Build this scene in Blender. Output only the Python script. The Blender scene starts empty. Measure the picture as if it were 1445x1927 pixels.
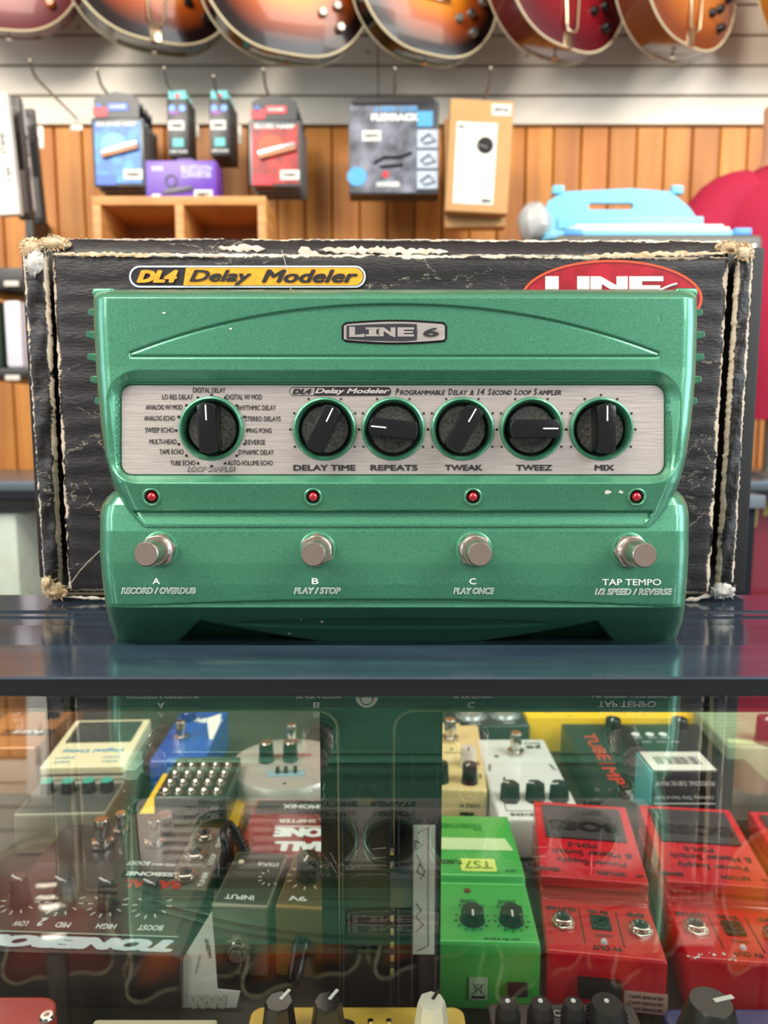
import bpy, bmesh, math, random
from mathutils import Vector, Matrix
R = math.radians
random.seed(7)
SC = bpy.context.scene
COL = SC.collection

# ------------------------------------------------------------------ camera, world, lights, exposure
FPX, TH, HC = 1392.0, R(6.8), 0.0913          # focal length in px of a 1445 x 1927 frame, pitch, height over the sill
cam_d = bpy.data.cameras.new('camera')
cam = bpy.data.objects.new('camera', cam_d); COL.objects.link(cam)
cam.location = (0, 0, HC); cam.rotation_euler = (R(90) - TH, 0, 0)
cam_d.sensor_fit = 'VERTICAL'; cam_d.sensor_height = 36; cam_d.lens = 36 * FPX / 1927
cam_d.clip_start = 0.01
cam_d.dof.use_dof = True; cam_d.dof.focus_distance = 0.325; cam_d.dof.aperture_fstop = 11.0
SC.camera = cam
SC.view_settings.view_transform = 'Standard'; SC.view_settings.look = 'None'
SC.view_settings.gamma = 1; SC.view_settings.use_curve_mapping = False
SC.view_settings.exposure = 0.0
w = bpy.data.worlds.new('world'); SC.world = w; w.use_nodes = True
w.node_tree.nodes['Background'].inputs[0].default_value = (1.0, 0.97, 0.93, 1)
w.node_tree.nodes['Background'].inputs[1].default_value = 0.33

def area(name, loc, target, sx, sy, power, color):
    d = bpy.data.lights.new(name, 'AREA'); d.shape = 'RECTANGLE'; d.size = sx; d.size_y = sy
    d.energy = power; d.color = color
    o = bpy.data.objects.new(name, d); COL.objects.link(o); o.location = loc
    o.rotation_euler = (Vector(target) - Vector(loc)).to_track_quat('-Z', 'Y').to_euler()
    return o
area('ceiling_and_fill_lamp', (-1.0, -0.55, 2.2), (-0.1, 0.4, 0), 1.4, 0.6, 42, (1.0, 0.94, 0.85))
area('ceiling_and_fill_lamp', (1.5, -0.5, 2.1), (0.1, 0.4, 0), 1.2, 0.5, 46, (1.0, 0.94, 0.85))
area('ceiling_and_fill_lamp', (-1.3, -0.4, 1.75), (-0.8, 2.1, 0.7), 1.2, 0.5, 44, (1.0, 0.92, 0.80))  # fill added below the ceiling to brighten the left of the back wall
area('ceiling_and_fill_lamp', (2.1, -0.2, 1.7), (0.7, 2.1, 0.7), 0.8, 0.5, 23, (1.0, 0.92, 0.80))  # same added wall fill, for the right side
area('front_fill', (-2.0, -1.5, 1.35), (0, 0.42, -0.15), 1.0, 0.9, 34, (1.0, 0.97, 0.93))  # added fill reaching through the glass top into the case
area('front_fill', (2.0, -1.5, 1.35), (0, 0.42, -0.15), 1.0, 0.9, 40, (0.96, 0.98, 1.0))  # second added fill for the case interior, from the right
area('case_fill', (0.0, 0.52, -0.040), (0, 0.53, -0.3), 1.5, 0.03, 1.1, (1.0, 0.93, 0.82))  # added light to brighten the pedals on the deck, no fixture built
area('window_daylight', (2.6, 0.2, 0.7), (0, 0.35, 0.1), 1.4, 1.2, 42, (0.70, 0.88, 1.0))
area('window_daylight', (-2.8, 0.0, 0.7), (0, 0.35, 0.1), 1.0, 1.0, 18, (0.70, 0.86, 1.0))

# ------------------------------------------------------------------ photo rays (used only to measure where things stand)
CT, ST = math.cos(TH), math.sin(TH)
def ray(px, py):
    u = (px - 722.5) / FPX; v = (py - 963.5) / FPX
    return Vector((u, CT - v * ST, -ST - v * CT))
def at(px, py, Y):
    d = ray(px, py); return Vector((0, 0, HC)) + d * (Y / d.y)
def atz(px, py, z):
    d = ray(px, py); return Vector((0, 0, HC)) + d * ((z - HC) / d.z)

# ------------------------------------------------------------------ materials
def lin(c):
    o = []
    for v in c:
        v = v / 255.0
        o.append(v / 12.92 if v <= 0.04045 else ((v + 0.055) / 1.055) ** 2.4)
    return (o[0], o[1], o[2], 1)
MATS = {}
def mat(name, rgb, rough=0.5, metal=0.0, var=None, bump=None, coat=0.0, obj_var=0.0, emit=0, trans=0, spec=.5):
    """var=(scale, rgb2, stretch xyz)  bump=(scale, strength, stretch xyz)"""
    if name in MATS: return MATS[name]
    m = bpy.data.materials.new(name); m.use_nodes = True; nt = m.node_tree; N = nt.nodes; L = nt.links
    b = N['Principled BSDF']
    b.inputs['Base Color'].default_value = lin(rgb)
    b.inputs['Roughness'].default_value = rough; b.inputs['Metallic'].default_value = metal
    b.inputs['Coat Weight'].default_value = coat; b.inputs['Coat Roughness'].default_value = 0.08
    if trans: b.inputs['Transmission Weight'].default_value = trans
    b.inputs['Specular IOR Level'].default_value = spec
    if emit:
        b.inputs['Emission Color'].default_value = lin(rgb); b.inputs['Emission Strength'].default_value = emit
    tc = N.new('ShaderNodeTexCoord')
    def noise(scale, st, detail=4):
        mp = N.new('ShaderNodeMapping'); mp.inputs['Scale'].default_value = st
        L.new(tc.outputs['Object'], mp.inputs[0])
        n = N.new('ShaderNodeTexNoise'); n.inputs['Scale'].default_value = scale; n.inputs['Detail'].default_value = detail
        L.new(mp.outputs[0], n.inputs['Vector']); return n
    if var or obj_var:
        mx = N.new('ShaderNodeMix'); mx.data_type = 'RGBA'
        mx.inputs[6].default_value = lin(rgb); mx.inputs[7].default_value = lin(var[1] if var else rgb)
        if var:
            n = noise(var[0], var[2] if len(var) > 2 else (1, 1, 1))
            rp = N.new('ShaderNodeMapRange'); rp.inputs[1].default_value = .35; rp.inputs[2].default_value = .65
            L.new(n.outputs[0], rp.inputs[0]); L.new(rp.outputs[0], mx.inputs[0])
        else: mx.inputs[0].default_value = 0
        out = mx.outputs[2]
        if obj_var:
            oi = N.new('ShaderNodeObjectInfo'); hs = N.new('ShaderNodeHueSaturation')
            mr = N.new('ShaderNodeMapRange'); mr.inputs[3].default_value = 1 - obj_var; mr.inputs[4].default_value = 1 + obj_var
            L.new(oi.outputs['Random'], mr.inputs[0]); L.new(mr.outputs[0], hs.inputs['Value'])
            L.new(out, hs.inputs['Color']); out = hs.outputs[0]
        L.new(out, b.inputs['Base Color'])
    if bump:
        n = noise(bump[0], bump[2] if len(bump) > 2 else (1, 1, 1), 5)
        bp = N.new('ShaderNodeBump'); bp.inputs['Strength'].default_value = bump[1]; bp.inputs['Distance'].default_value = 0.0006
        L.new(n.outputs[0], bp.inputs['Height']); L.new(bp.outputs[0], b.inputs['Normal'])
    MATS[name] = m; return m

M = {}
M['green'] = mat('green_metallic_paint', (58, 124, 96), .34, .5, var=(1900, (80, 146, 114)), bump=(2600, .10), coat=.45)
M['silverplate'] = mat('brushed_plate', (188, 180, 174), .36, .55, var=(60, (170, 162, 158), (1, 1, 30)), bump=(90, .18, (1, 1, 40)))
M['black'] = mat('black_plastic', (16, 16, 18), .28)
M['knobblack'] = mat('knob_plastic', (19, 19, 22), .22, bump=(900, .10))
M['dusty'] = mat('dusty_black', (30, 31, 30), .5, var=(900, (78, 78, 72)))
M['matblack'] = mat('matt_black', (22, 22, 24), .6)
M['ink'] = mat('black_ink', (24, 20, 24), .6)
M['white'] = mat('white_plastic', (232, 230, 224), .4)
M['whiteink'] = mat('white_ink', (226, 232, 228), .5)
M['paper'] = mat('white_paper', (226, 224, 216), .7, var=(30, (214, 210, 200)))
M['chrome'] = mat('chrome', (205, 196, 188), .12, 1.0)
M['satin'] = mat('worn_chrome', (196, 176, 166), .26, .95, bump=(500, .2))
M['steel'] = mat('steel', (150, 148, 142), .32, .9)
M['led'] = mat('red_led', (150, 10, 28), .12, coat=.6)
M['sill'] = mat('blue_grey_enamel', (30, 41, 53), .15, .0, var=(14, (40, 53, 66), (1, 6, 6)), bump=(300, .05), coat=.35)
M['frame'] = mat('dark_anodised', (34, 38, 44), .35, .4)
M['red'] = mat('red_enamel', (206, 22, 42), .26, .05, coat=.4)
M['tsgreen'] = mat('leaf_green_enamel', (72, 186, 84), .32, .1, coat=.3)
M['palegreen'] = mat('pale_green_print', (206, 232, 176), .5)
M['lime'] = mat('lime_label', (226, 246, 120), .5)
M['limeink'] = mat('olive_ink', (120, 160, 60), .5)
M['cream'] = mat('cream_enamel', (226, 200, 140), .35, coat=.3)
M['amber'] = mat('amber_print', (244, 168, 44), .45, var=(300, (226, 150, 40)))
M['boxred'] = mat('logo_red', (176, 26, 44), .4, var=(120, (140, 18, 34)))
M['boxorange'] = mat('logo_orange_rim', (222, 84, 52), .4)
M['boxwhite'] = mat('logo_white', (228, 224, 220), .45)
M['yellow'] = mat('yellow_card', (246, 200, 24), .45)
M['yellowpedal'] = mat('yellow_enamel', (238, 196, 84), .33, coat=.3)
M['blue'] = mat('blue_enamel', (28, 84, 172), .3, coat=.3)
M['navy'] = mat('navy_enamel', (24, 48, 118), .3, coat=.4)
M['teal'] = mat('teal_card', (96, 190, 192), .45)
M['orangewood'] = mat('cedar_plank', (204, 134, 52), .5, 0, var=(5, (178, 106, 38), (6, 6, .35)), bump=(30, .3, (8, 8, .5)), obj_var=.16)
M['lightwood'] = mat('pine_shelf', (206, 146, 82), .5, 0, var=(8, (182, 120, 60), (1, 1, 8)))
M['slat'] = mat('slatwall_cream', (232, 222, 204), .5, 0, var=(2, (220, 210, 192)))
M['groove'] = mat('slat_groove_brown', (92, 58, 34), .7)
M['floor'] = mat('floor_brown', (96, 74, 56), .5, var=(3, (76, 58, 46)))
M['ceil'] = mat('ceiling_white', (214, 210, 202), .8)
M['deck'] = mat('case_deck', (66, 64, 56), .5, var=(6, (54, 52, 46)))
M['hook'] = mat('hook_metal', (140, 134, 122), .3, .8)
M['torn'] = mat('torn_kraft', (180, 148, 108), .9, var=(260, (210, 192, 162)), bump=(700, 1.0))
M['tornwhite'] = mat('torn_white_paper', (206, 204, 200), .85, var=(200, (176, 170, 160)), bump=(500, .8))

# ------------------------------------------------------------------ mesh builder
I4 = Matrix.Identity(4)
def TR(x, y, z): return Matrix.Translation((x, y, z))
def frame(origin, z, x=(1, 0, 0)):
    z = Vector(z).normalized(); x = Vector(x); x = (x - z * x.dot(z)).normalized(); y = z.cross(x)
    m = Matrix((x, y, z)).transposed().to_4x4(); m.translation = Vector(origin); return m

class B:
    def __init__(s): s.bm = bmesh.new()
    def _add(s, verts, faces, m=I4):
        vs = [s.bm.verts.new(m @ Vector(v)) for v in verts]
        for f in faces:
            try: s.bm.faces.new([vs[i] for i in f])
            except ValueError: pass
        return s
    def merge(s, t, m=I4):
        t.verts.index_update()
        s._add([v.co.copy() for v in t.verts], [[v.index for v in f.verts] for f in t.faces], m); t.free(); return s
    def box(s, c, d, m=I4, bev=0, seg=2):
        t = bmesh.new(); bmesh.ops.create_cube(t, size=1)
        for v in t.verts: v.co = Vector((v.co.x * d[0] + c[0], v.co.y * d[1] + c[1], v.co.z * d[2] + c[2]))
        if bev: bmesh.ops.bevel(t, geom=t.edges[:], offset=bev, segments=seg, affect='EDGES', profile=.6)
        return s.merge(t, m)
    def prism(s, poly, z0, z1, m=I4, bev=0, seg=2):
        t = bmesh.new()
        a = [t.verts.new((p[0], p[1], z0)) for p in poly]; b = [t.verts.new((p[0], p[1], z1)) for p in poly]
        n = len(poly)
        t.faces.new(a[::-1]); t.faces.new(b)
        for i in range(n): t.faces.new([a[i], a[(i + 1) % n], b[(i + 1) % n], b[i]])
        bmesh.ops.recalc_face_normals(t, faces=t.faces[:])
        if bev:
            es = [e for e in t.edges if len(e.link_faces) == 2 and e.calc_face_angle(0) > .35]
            bmesh.ops.bevel(t, geom=es, offset=bev, segments=seg, affect='EDGES', profile=.6)
        return s.merge(t, m)
    def lathe(s, prof, m=I4, n=32, sx=1, sy=1, rot=0):
        vs, fs, rings = [], [], []
        for (r, z) in prof:
            if r <= 1e-7: rings.append([len(vs)]); vs.append((0, 0, z))
            else:
                rings.append(list(range(len(vs), len(vs) + n)))
                for i in range(n):
                    a = 2 * math.pi * i / n + rot; vs.append((r * math.cos(a) * sx, r * math.sin(a) * sy, z))
        for p, q in zip(rings, rings[1:]):
            for i in range(n):
                j = (i + 1) % n
                if len(p) == 1 and len(q) == 1: continue
                if len(p) == 1: fs.append([p[0], q[i], q[j]])
                elif len(q) == 1: fs.append([p[i], p[j], q[0]])
                else: fs.append([p[i], p[j], q[j], q[i]])
        return s._add(vs, fs, m)
    def tube(s, pts, r, n=8, closed=False, m=I4):
        pts = [Vector(p) for p in pts]; k = len(pts); vs, fs = [], []
        up = Vector((0, 0, 1))
        for i, p in enumerate(pts):
            a = pts[(i - 1) % k] if (closed or i) else p; b = pts[(i + 1) % k] if (closed or i < k - 1) else p
            t = (b - a).normalized(); u = t.cross(up)
            if u.length < 1e-3: u = t.cross(Vector((1, 0, 0)))
            u.normalize(); v = t.cross(u); rr = r[i] if isinstance(r, (list, tuple)) else r
            for j in range(n):
                an = 2 * math.pi * j / n; vs.append(p + (u * math.cos(an) + v * math.sin(an)) * rr)
        for i in range(k if closed else k - 1):
            for j in range(n):
                a, b = i * n, ((i + 1) % k) * n; fs.append([a + j, a + (j + 1) % n, b + (j + 1) % n, b + j])
        if not closed: fs += [list(range(n))[::-1], [(k - 1) * n + j for j in range(n)]]
        return s._add(vs, fs, m)
    def loft(s, rings, cap=True, m=I4):
        n = len(rings[0]); vs = [v for r in rings for v in r]; fs = []
        for i in range(len(rings) - 1):
            for j in range(n): fs.append([i * n + j, i * n + (j + 1) % n, (i + 1) * n + (j + 1) % n, (i + 1) * n + j])
        if cap: fs += [list(range(n))[::-1], [(len(rings) - 1) * n + j for j in range(n)]]
        return s._add(vs, fs, m)
    def build(s, name, material, parent=None, world=False, sharp=38, recalc=True):
        bm = s.bm
        if recalc: bmesh.ops.recalc_face_normals(bm, faces=bm.faces[:])
        for f in bm.faces: f.smooth = True
        lim = R(sharp)
        for e in bm.edges:
            if len(e.link_faces) == 2 and e.calc_face_angle(0) > lim: e.smooth = False
        me = bpy.data.meshes.new(name); bm.to_mesh(me); bm.free()
        me.materials.append(material)
        return link(name, me, parent, world)
def link(name, me, parent=None, world=False):
    o = bpy.data.objects.new(name, me); COL.objects.link(o)
    if parent:
        o.parent = parent
        if world:
            pm = parent.matrix_basis.copy()
            if parent.parent: pm = parent.parent.matrix_basis @ parent.matrix_parent_inverse @ pm
            o.matrix_parent_inverse = pm.inverted()
    return o
def thing(name, label, cat, loc=(0, 0, 0), rz=0, group=None):
    o = bpy.data.objects.new(name, None); COL.objects.link(o); o.empty_display_size = .02
    o.location = loc; o.rotation_euler = (0, 0, rz); tag(o, label, cat, group); return o
def tag(o, label, cat, group=None):
    o['label'] = label; o['category'] = cat
    if group: o['group'] = group
    return o
def structure(o, label=None):
    o['kind'] = 'structure'
    if label: o['label'] = label
    return o
def dup(o, parent=None):
    c = o.copy(); COL.objects.link(c)
    if parent: c.parent = parent
    for ch in [x for x in bpy.data.objects if x.parent == o]: dup(ch, c)
    return c

# ------------------------------------------------------------------ lettering
TCACHE = {}; LAYER = {}
def text2d(s, w=None, h=None, shear=0, bold=0):
    key = (s, shear, bold)
    if key not in TCACHE:
        c = bpy.data.curves.new('lettering', 'FONT'); c.body = s; c.size = 1; c.shear = shear; c.offset = min(bold, 0)
        c.resolution_u = 3; c.align_x = 'LEFT'
        o = bpy.data.objects.new('lettering', c); COL.objects.link(o)
        dg = bpy.context.evaluated_depsgraph_get()
        me = bpy.data.meshes.new_from_object(o.evaluated_get(dg))
        vs = [(v.co.x, v.co.y) for v in me.vertices]; fs = [tuple(p.vertices) for p in me.polygons]
        bpy.data.objects.remove(o); bpy.data.curves.remove(c); bpy.data.meshes.remove(me)
        if bold > .004:      # heavier strokes: the outline struck several times, slightly offset
            n0 = len(vs); V0, F0 = list(vs), list(fs)
            offs = [(bold, 0), (-bold, 0), (0, bold * .8), (0, -bold * .8)] + ([(bold * .75, bold * .6), (-bold * .75, bold * .6), (bold * .75, -bold * .6), (-bold * .75, -bold * .6)] if bold > .03 else [])
            LAYER[key] = n0
            for k, (dx, dy) in enumerate(offs):
                vs += [(x + dx, y + dy) for x, y in V0]; fs += [tuple(i + n0 * (k + 1) for i in f) for f in F0]
        TCACHE[key] = (vs, fs)
    vs, fs = TCACHE[key]
    x0 = min(v[0] for v in vs); x1 = max(v[0] for v in vs); y0 = min(v[1] for v in vs); y1 = max(v[1] for v in vs)
    kx = (w / (x1 - x0)) if w else (h / (y1 - y0)); ky = (h / (y1 - y0)) if h else kx
    n0 = LAYER.get(key, 10 ** 9)
    return [((x - (x0 + x1) / 2) * kx, (y - (y0 + y1) / 2) * ky, (i // n0) * 1.5e-5) for i, (x, y) in enumerate(vs)], fs
def mapped(name, vs, fs, fn, material, parent, world=True):
    me = bpy.data.meshes.new(name); me.from_pydata([fn(*v) for v in vs], [], fs); me.materials.append(material); me.update()
    return link(name, me, parent, world)
def ltext(parent, s, x, y, z, w, h, material, rot=180, shear=0, bold=.02, plane='top', name='lettering'):
    """lettering in the parent's own frame; plane top: lies flat; near: on the side that faces -y; right: on +x"""
    vs, fs = text2d(s, w, h, shear, bold); a = R(rot); ca, sa = math.cos(a), math.sin(a)
    def fn(u, v, k=0):
        u, v = u * ca - v * sa, u * sa + v * ca
        if plane == 'top': return (x + u, y + v, z + k)
        if plane == 'near': return (x + u, y - k, z + v)
        if callable(plane): q = plane(x + u, y + v); return (q[0], q[1], q[2] + k)
    return mapped(name, vs, fs, fn, material, parent, world=False)

def rrect(cx, cy, hw, hh, r, n=6):
    out = []
    for (sx, sy, a0) in ((1, 1, 0), (-1, 1, 90), (-1, -1, 180), (1, -1, 270)):
        for i in range(n + 1):
            a = R(a0 + 90 * i / n); out.append((cx + sx * (hw - r) + r * math.cos(a), cy + sy * (hh - r) + r * math.sin(a)))
    return out
def circle(cx, cy, r, n=40, ry=None):
    return [(cx + r * math.cos(2 * math.pi * i / n), cy + (ry or r) * math.sin(2 * math.pi * i / n)) for i in range(n)]
def plate2d(loops):
    """flat filled 2D shape with holes -> verts, faces (triangulated by the curve filler)"""
    c = bpy.data.curves.new('p', 'CURVE'); c.dimensions = '2D'; c.fill_mode = 'FRONT'
    for lp in loops:
        sp = c.splines.new('POLY'); sp.points.add(len(lp) - 1); sp.use_cyclic_u = True
        for p, q in zip(sp.points, lp): p.co = (q[0], q[1], 0, 1)
    o = bpy.data.objects.new('p', c); COL.objects.link(o)
    me = bpy.data.meshes.new_from_object(o.evaluated_get(bpy.context.evaluated_depsgraph_get()))
    vs = [(v.co.x, v.co.y) for v in me.vertices]; fs = [tuple(p.vertices) for p in me.polygons]
    bpy.data.objects.remove(o); bpy.data.curves.remove(c); bpy.data.meshes.remove(me)
    return vs, fs
def lerp(tab, x):
    if x <= tab[0][0]: return tab[0][1]
    for (a, b), (c, d) in zip(tab, tab[1:]):
        if x <= c: return b + (d - b) * (x - a) / (c - a)
    return tab[-1][1]
def clamp(x, a=0.0, b=1.0): return max(a, min(b, x))
def sstep(a, b, x): t = clamp((x - a) / (b - a)); return t * t * (3 - 2 * t)
# ================================================================== THE SETTING
WY = 2.10
fl = B().box((0, 1.0, -1.02), (7, 5.4, .04)).build('floor', M['floor']); structure(fl)
cl = B().box((0, 1.0, 2.52), (7, 5.4, .04)).build('ceiling', M['ceil']); structure(cl)
wall = structure(B().box((0, WY + .05, .75), (6.4, .06, 3.5)).build('wall_back', M['groove']), 'slatted cream board above orange cedar planking')
ZS = .886
wall_top = structure(B().box((0, WY, 2.0), (6.2, .03, 1.0)).build('added_trim_1', mat('umber_board', (54, 38, 28), .5)), 'added dark brown board above the slatted wall, out of view')  # added out of view to darken the reflection in the glass top
for r_ in range(8):
    z0 = ZS + r_ * .0752
    for (xa, xb) in ((-3.0, -.0165), (-.0145, 3.0)):
        B().box(((xa + xb) / 2, WY, z0 + .0348), (xb - xa, .03, .0692), bev=.0015, seg=1).build('slat', M['slat'], wall)
x = -2.30
while x < 2.3:
    B().box((x + .0363, WY + .004, (-1.0 + ZS - .006) / 2), (.0712, .03, ZS + 1.0 - .006), bev=.003, seg=1).build('plank', M['orangewood'], wall)
    x += .0745
for (px, py) in ((692, 97), (738, 100), (121, 208), (992, 103), (148, 50)):
    p = at(px, py, WY - .0155); B().lathe([(0, .002), (.003, .002), (.004, 0), (.004, -.002)], frame(p, (0, -1, 0)), n=10).build('screw', M['steel'], wall)

# ------------------------------------------------------------------ display case with the sill, glass top, door frames, shelf
case = thing('display_case', 'glass topped display case with a dark blue metal sill below the green pedal', 'display case', (0, .3, -.3))
SX = .9
def extr(prof, x0, x1):
    # profile (y,z) pushed along x
    m = Matrix(((0, 0, 1, 0), (1, 0, 0, 0), (0, 1, 0, 0), (0, 0, 0, 1)))
    b = B(); b.prism(prof, x0, x1, m); return b
ZSILL = -.0125
extr([(.2590, -.0045), (.2590, -.0006), (.2600, 0), (.2985, 0), (.2995, -.0006), (.3005, ZSILL + .0008), (.3020, ZSILL), (.4350, ZSILL),
      (.3862, ZSILL - .0018), (.3885, ZSILL - .0018), (.3892, ZSILL + .0008), (.3925, ZSILL + .0008), (.3932, ZSILL - .0012), (.4005, ZSILL - .0012), (.4012, ZSILL + .001),
      (.4385, ZSILL + .001), (.44, ZSILL), (.44, -.030), (.372, -.030), (.372, -.012), (.2590, -.0062)], -SX, SX).build('sill', M['sill'], case, True, sharp=20)
extr([(.2520, -.0048), (.2592, -.0048), (.2592, -.0008), (.2560, -.0012), (.2525, -.0035)], -SX, SX).build('gasket', mat('black_gasket', (12, 12, 14), .8, spec=.12), case, True)
def glass_mat():
    m = bpy.data.materials.new('clear_glass'); m.use_nodes = True; nt = m.node_tree; N = nt.nodes; L = nt.links
    N.remove(N['Principled BSDF']); out = N['Material Output']
    fr = N.new('ShaderNodeFresnel'); fr.inputs[0].default_value = 1.52
    t = N.new('ShaderNodeBsdfTransparent'); t.inputs[0].default_value = (.93, .965, .94, 1)
    g = N.new('ShaderNodeBsdfGlossy'); g.inputs['Roughness'].default_value = .0; g.inputs[0].default_value = (1, 1, 1, 1)
    geo = N.new('ShaderNodeNewGeometry'); 
    # both faces reflect as air-to-glass, so the sheet shows its doubled image
    mx = N.new('ShaderNodeMixShader')
    lw = N.new('ShaderNodeLayerWeight'); 
    # Schlick curve on |cos|: 0.043 + 0.957 (1-cos)^5
    vm = N.new('ShaderNodeVectorMath'); vm.operation = 'DOT_PRODUCT'
    L.new(geo.outputs['Incoming'], vm.inputs[0]); L.new(geo.outputs['True Normal'], vm.inputs[1])
    ab = N.new('ShaderNodeMath'); ab.operation = 'ABSOLUTE'; L.new(vm.outputs['Value'], ab.inputs[0])
    s1 = N.new('ShaderNodeMath'); s1.operation = 'SUBTRACT'; s1.inputs[0].default_value = 1; L.new(ab.outputs[0], s1.inputs[1])
    pw = N.new('ShaderNodeMath'); pw.operation = 'POWER'; pw.inputs[1].default_value = 5; L.new(s1.outputs[0], pw.inputs[0])
    ma = N.new('ShaderNodeMath'); ma.operation = 'MULTIPLY_ADD'; ma.inputs[1].default_value = .957; ma.inputs[2].default_value = .045; L.new(pw.outputs[0], ma.inputs[0])
    L.new(ma.outputs[0], mx.inputs[0]); L.new(t.outputs[0], mx.inputs[1]); L.new(g.outputs[0], mx.inputs[2])
    N.remove(fr); N.remove(lw)
    L.new(mx.outputs[0], out.inputs[0]); return m
M['glass'] = glass_mat()
GZ = -.0035
B().box((0, .0515, GZ - .0011), (2 * SX, .405, .0022)).build('glass_top', M['glass'], case, True)
# under the sill: sliding door frames, seen through the glass top
def frame_piece(x0, x1, z0, z1, y0, y1, nm, mt=None, bev=.0006):
    return B().box(((x0 + x1) / 2, (y0 + y1) / 2, (z0 + z1) / 2), (x1 - x0, y1 - y0, z1 - z0), bev=bev, seg=1).build(nm, mt or M['frame'], case, True)
# near frame: plate with two rounded-corner openings
YF = .376
zt = at(722, 1336, YF).z; xl = at(637, 1500, YF).x; xr = at(741, 1500, YF).x
def opening(x0, x1):
    r = .011; a = []
    zb = -.245
    pts = []
    for i in range(7): an = R(90 - 90 * i / 6); pts.append((x1 - r + r * math.cos(an), zt - r + r * math.sin(an)))
    pts += [(x1, zb), (x0, zb)]
    for i in range(7): an = R(180 - 90 * i / 6); pts.append((x0 + r + r * math.cos(an), zt - r + r * math.sin(an)))
    return pts
vs, fs = plate2d([[(-.88, -.0185), (.88, -.0185), (.88, -.262), (-.88, -.262)], opening(-.80, xl), opening(xr, .80)])
b = B(); b._add([(v[0], YF, v[1]) for v in vs], fs); b._add([(v[0], YF + .004, v[1]) for v in vs], fs)
for lp in (opening(-.80, xl), opening(xr, .80)):
    n = len(lp)
    b._add([(p[0], YF, p[1]) for p in lp] + [(p[0], YF + .004, p[1]) for p in lp], [[i, (i + 1) % n, n + (i + 1) % n, n + i] for i in range(n)])
b.build('door_frame', M['frame'], case, True)
for lp in (opening(-.80, xl), opening(xr, .80)):
    B().tube([(p[0], YF - .0004, p[1]) for p in lp], .0009, n=6, closed=True).build('frame_lip', mat('worn_lip', (150, 148, 128), .35, .6), case, True)
# rear stiles and rail
YR = .392
zt2 = at(722, 1341, YR).z
b = frame_piece(at(603, 1500, YR).x, at(700, 1500, YR).x, -.27, -.0305, YR, YR + .014, 'door_stile')
b = frame_piece(at(706, 1500, YR).x, at(832, 1500, YR).x, -.27, -.0305, YR + .002, YR + .014, 'door_stile')
frame_piece(-.85, .85, zt2, -.0305, YR, YR + .01, 'door_rail')
for (pa, pb) in ((642, 646), (733, 737), (749, 752), (775, 778), (820, 824)):
    frame_piece(at(pa, 1500, YF - .002).x, at(pb, 1500, YF - .002).x, -.262, zt - .012, YF - .003, YF - .0003, 'stile_bead', mat('bead_blue', (52, 62, 82), .25, .5), bev=0)
# lock: rack with teeth, block, keyhole disc, screw
lk = B()
for i in range(10):
    p = at(738, 1600 + i * 25, YF - .006); lk.box((p.x, p.y, p.z), (.0022, .003, .0042), bev=.0005)
lk.build('lock_rack', M['steel'], case, True)
p0 = at(733, 1636, YF - .008); p1 = at(773, 1704, YF - .008)
B().box(((p0.x + p1.x) / 2, YF - .006, (p0.z + p1.z) / 2), (p1.x - p0.x, .010, p0.z - p1.z), bev=.0015).build('lock_body', mat('lock_grey', (62, 66, 72), .3, .3), case, True)
p = at(691, 1494, YF - .001); B().lathe([(0, .0008), (.0052, .0008), (.0064, 0), (.0064, -.001)], frame(p, (0, -1, 0)), n=32).build('finger_hole', M['black'], case, True)
p = at(690, 1789, YF - .001); B().box((p.x, p.y, p.z), (.012, .0016, .0026), bev=.0004).build('slot', M['black'], case, True)
p = at(690, 1311, .300); b = B()
b.lathe([(0, .004), (.0022, .004), (.0030, .003), (.0034, 0), (.0046, 0), (.0050, -.0012), (.0050, -.003), (0, -.003)], frame((p.x, .300, p.z), (0, -1, .15)), n=24)
b.build('lock_cylinder', M['chrome'], case, True)
# label with line drawings
YL = YR - .0005
b0 = at(778, 1552, YL); b1 = at(818, 1796, YL)
vs, fs = plate2d([[(b0.x, b0.z), (b1.x, b0.z), (b1.x, b1.z), (b0.x, b1.z)]])
lab = mapped('notice_label', vs, fs, lambda x, z: (x, YL, z), M['paper'], case)
def strokes(parent, paths, r, mt, y, name='printed_lines'):
    b = B()
    for pth in paths:
        P = [at(px, py, y) for px, py in pth]
        b.tube([(q.x, y, q.z) for q in P], r, n=4)
    return b.build(name, mt, parent, True)
strokes(lab, [[(786, 1568), (806, 1558), (806, 1780), (786, 1790)], [(782, 1582), (796, 1590), (782, 1599), (782, 1582)], [(785, 1610), (792, 1622), (785, 1640), (800, 1650)],
              [(783, 1700), (793, 1714), (783, 1725), (797, 1740), (783, 1755)], [(790, 1625), (800, 1640), (792, 1655)]], .00022, M['ink'], YL - .0006)
# deck, back shelf, inner sides, customer-side front
ZD = -.272
frame_piece(-.88, .88, ZD - .02, ZD, .408, .98, 'case_deck', M['deck'])
b = frame_piece(-.88, .88, -.27, -.262, -.05, .372, 'lower_shelf', mat('shelf_grey', (60, 70, 66), .3))
frame_piece(-.88, .88, ZD - .002, ZD + .0005, .400, .408, 'shelf_glass_edge', mat('green_glass_edge', (70, 120, 96), .2))
for sx in (-1, 1): frame_piece(sx * .87 - .01, sx * .87 + .01, -.30, -.031, .41, .98, 'case_side', mat('case_side_grey', (96, 92, 84), .5))
frame_piece(-.88, .88, -.31, -.20, .97, .99, 'front_rail', M['frame'])
for sx in (-1, 1): frame_piece(sx * .89 - .01, sx * .89 + .01, -1.0, -.031, .0, .98, 'case_leg', M['frame'])

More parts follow.
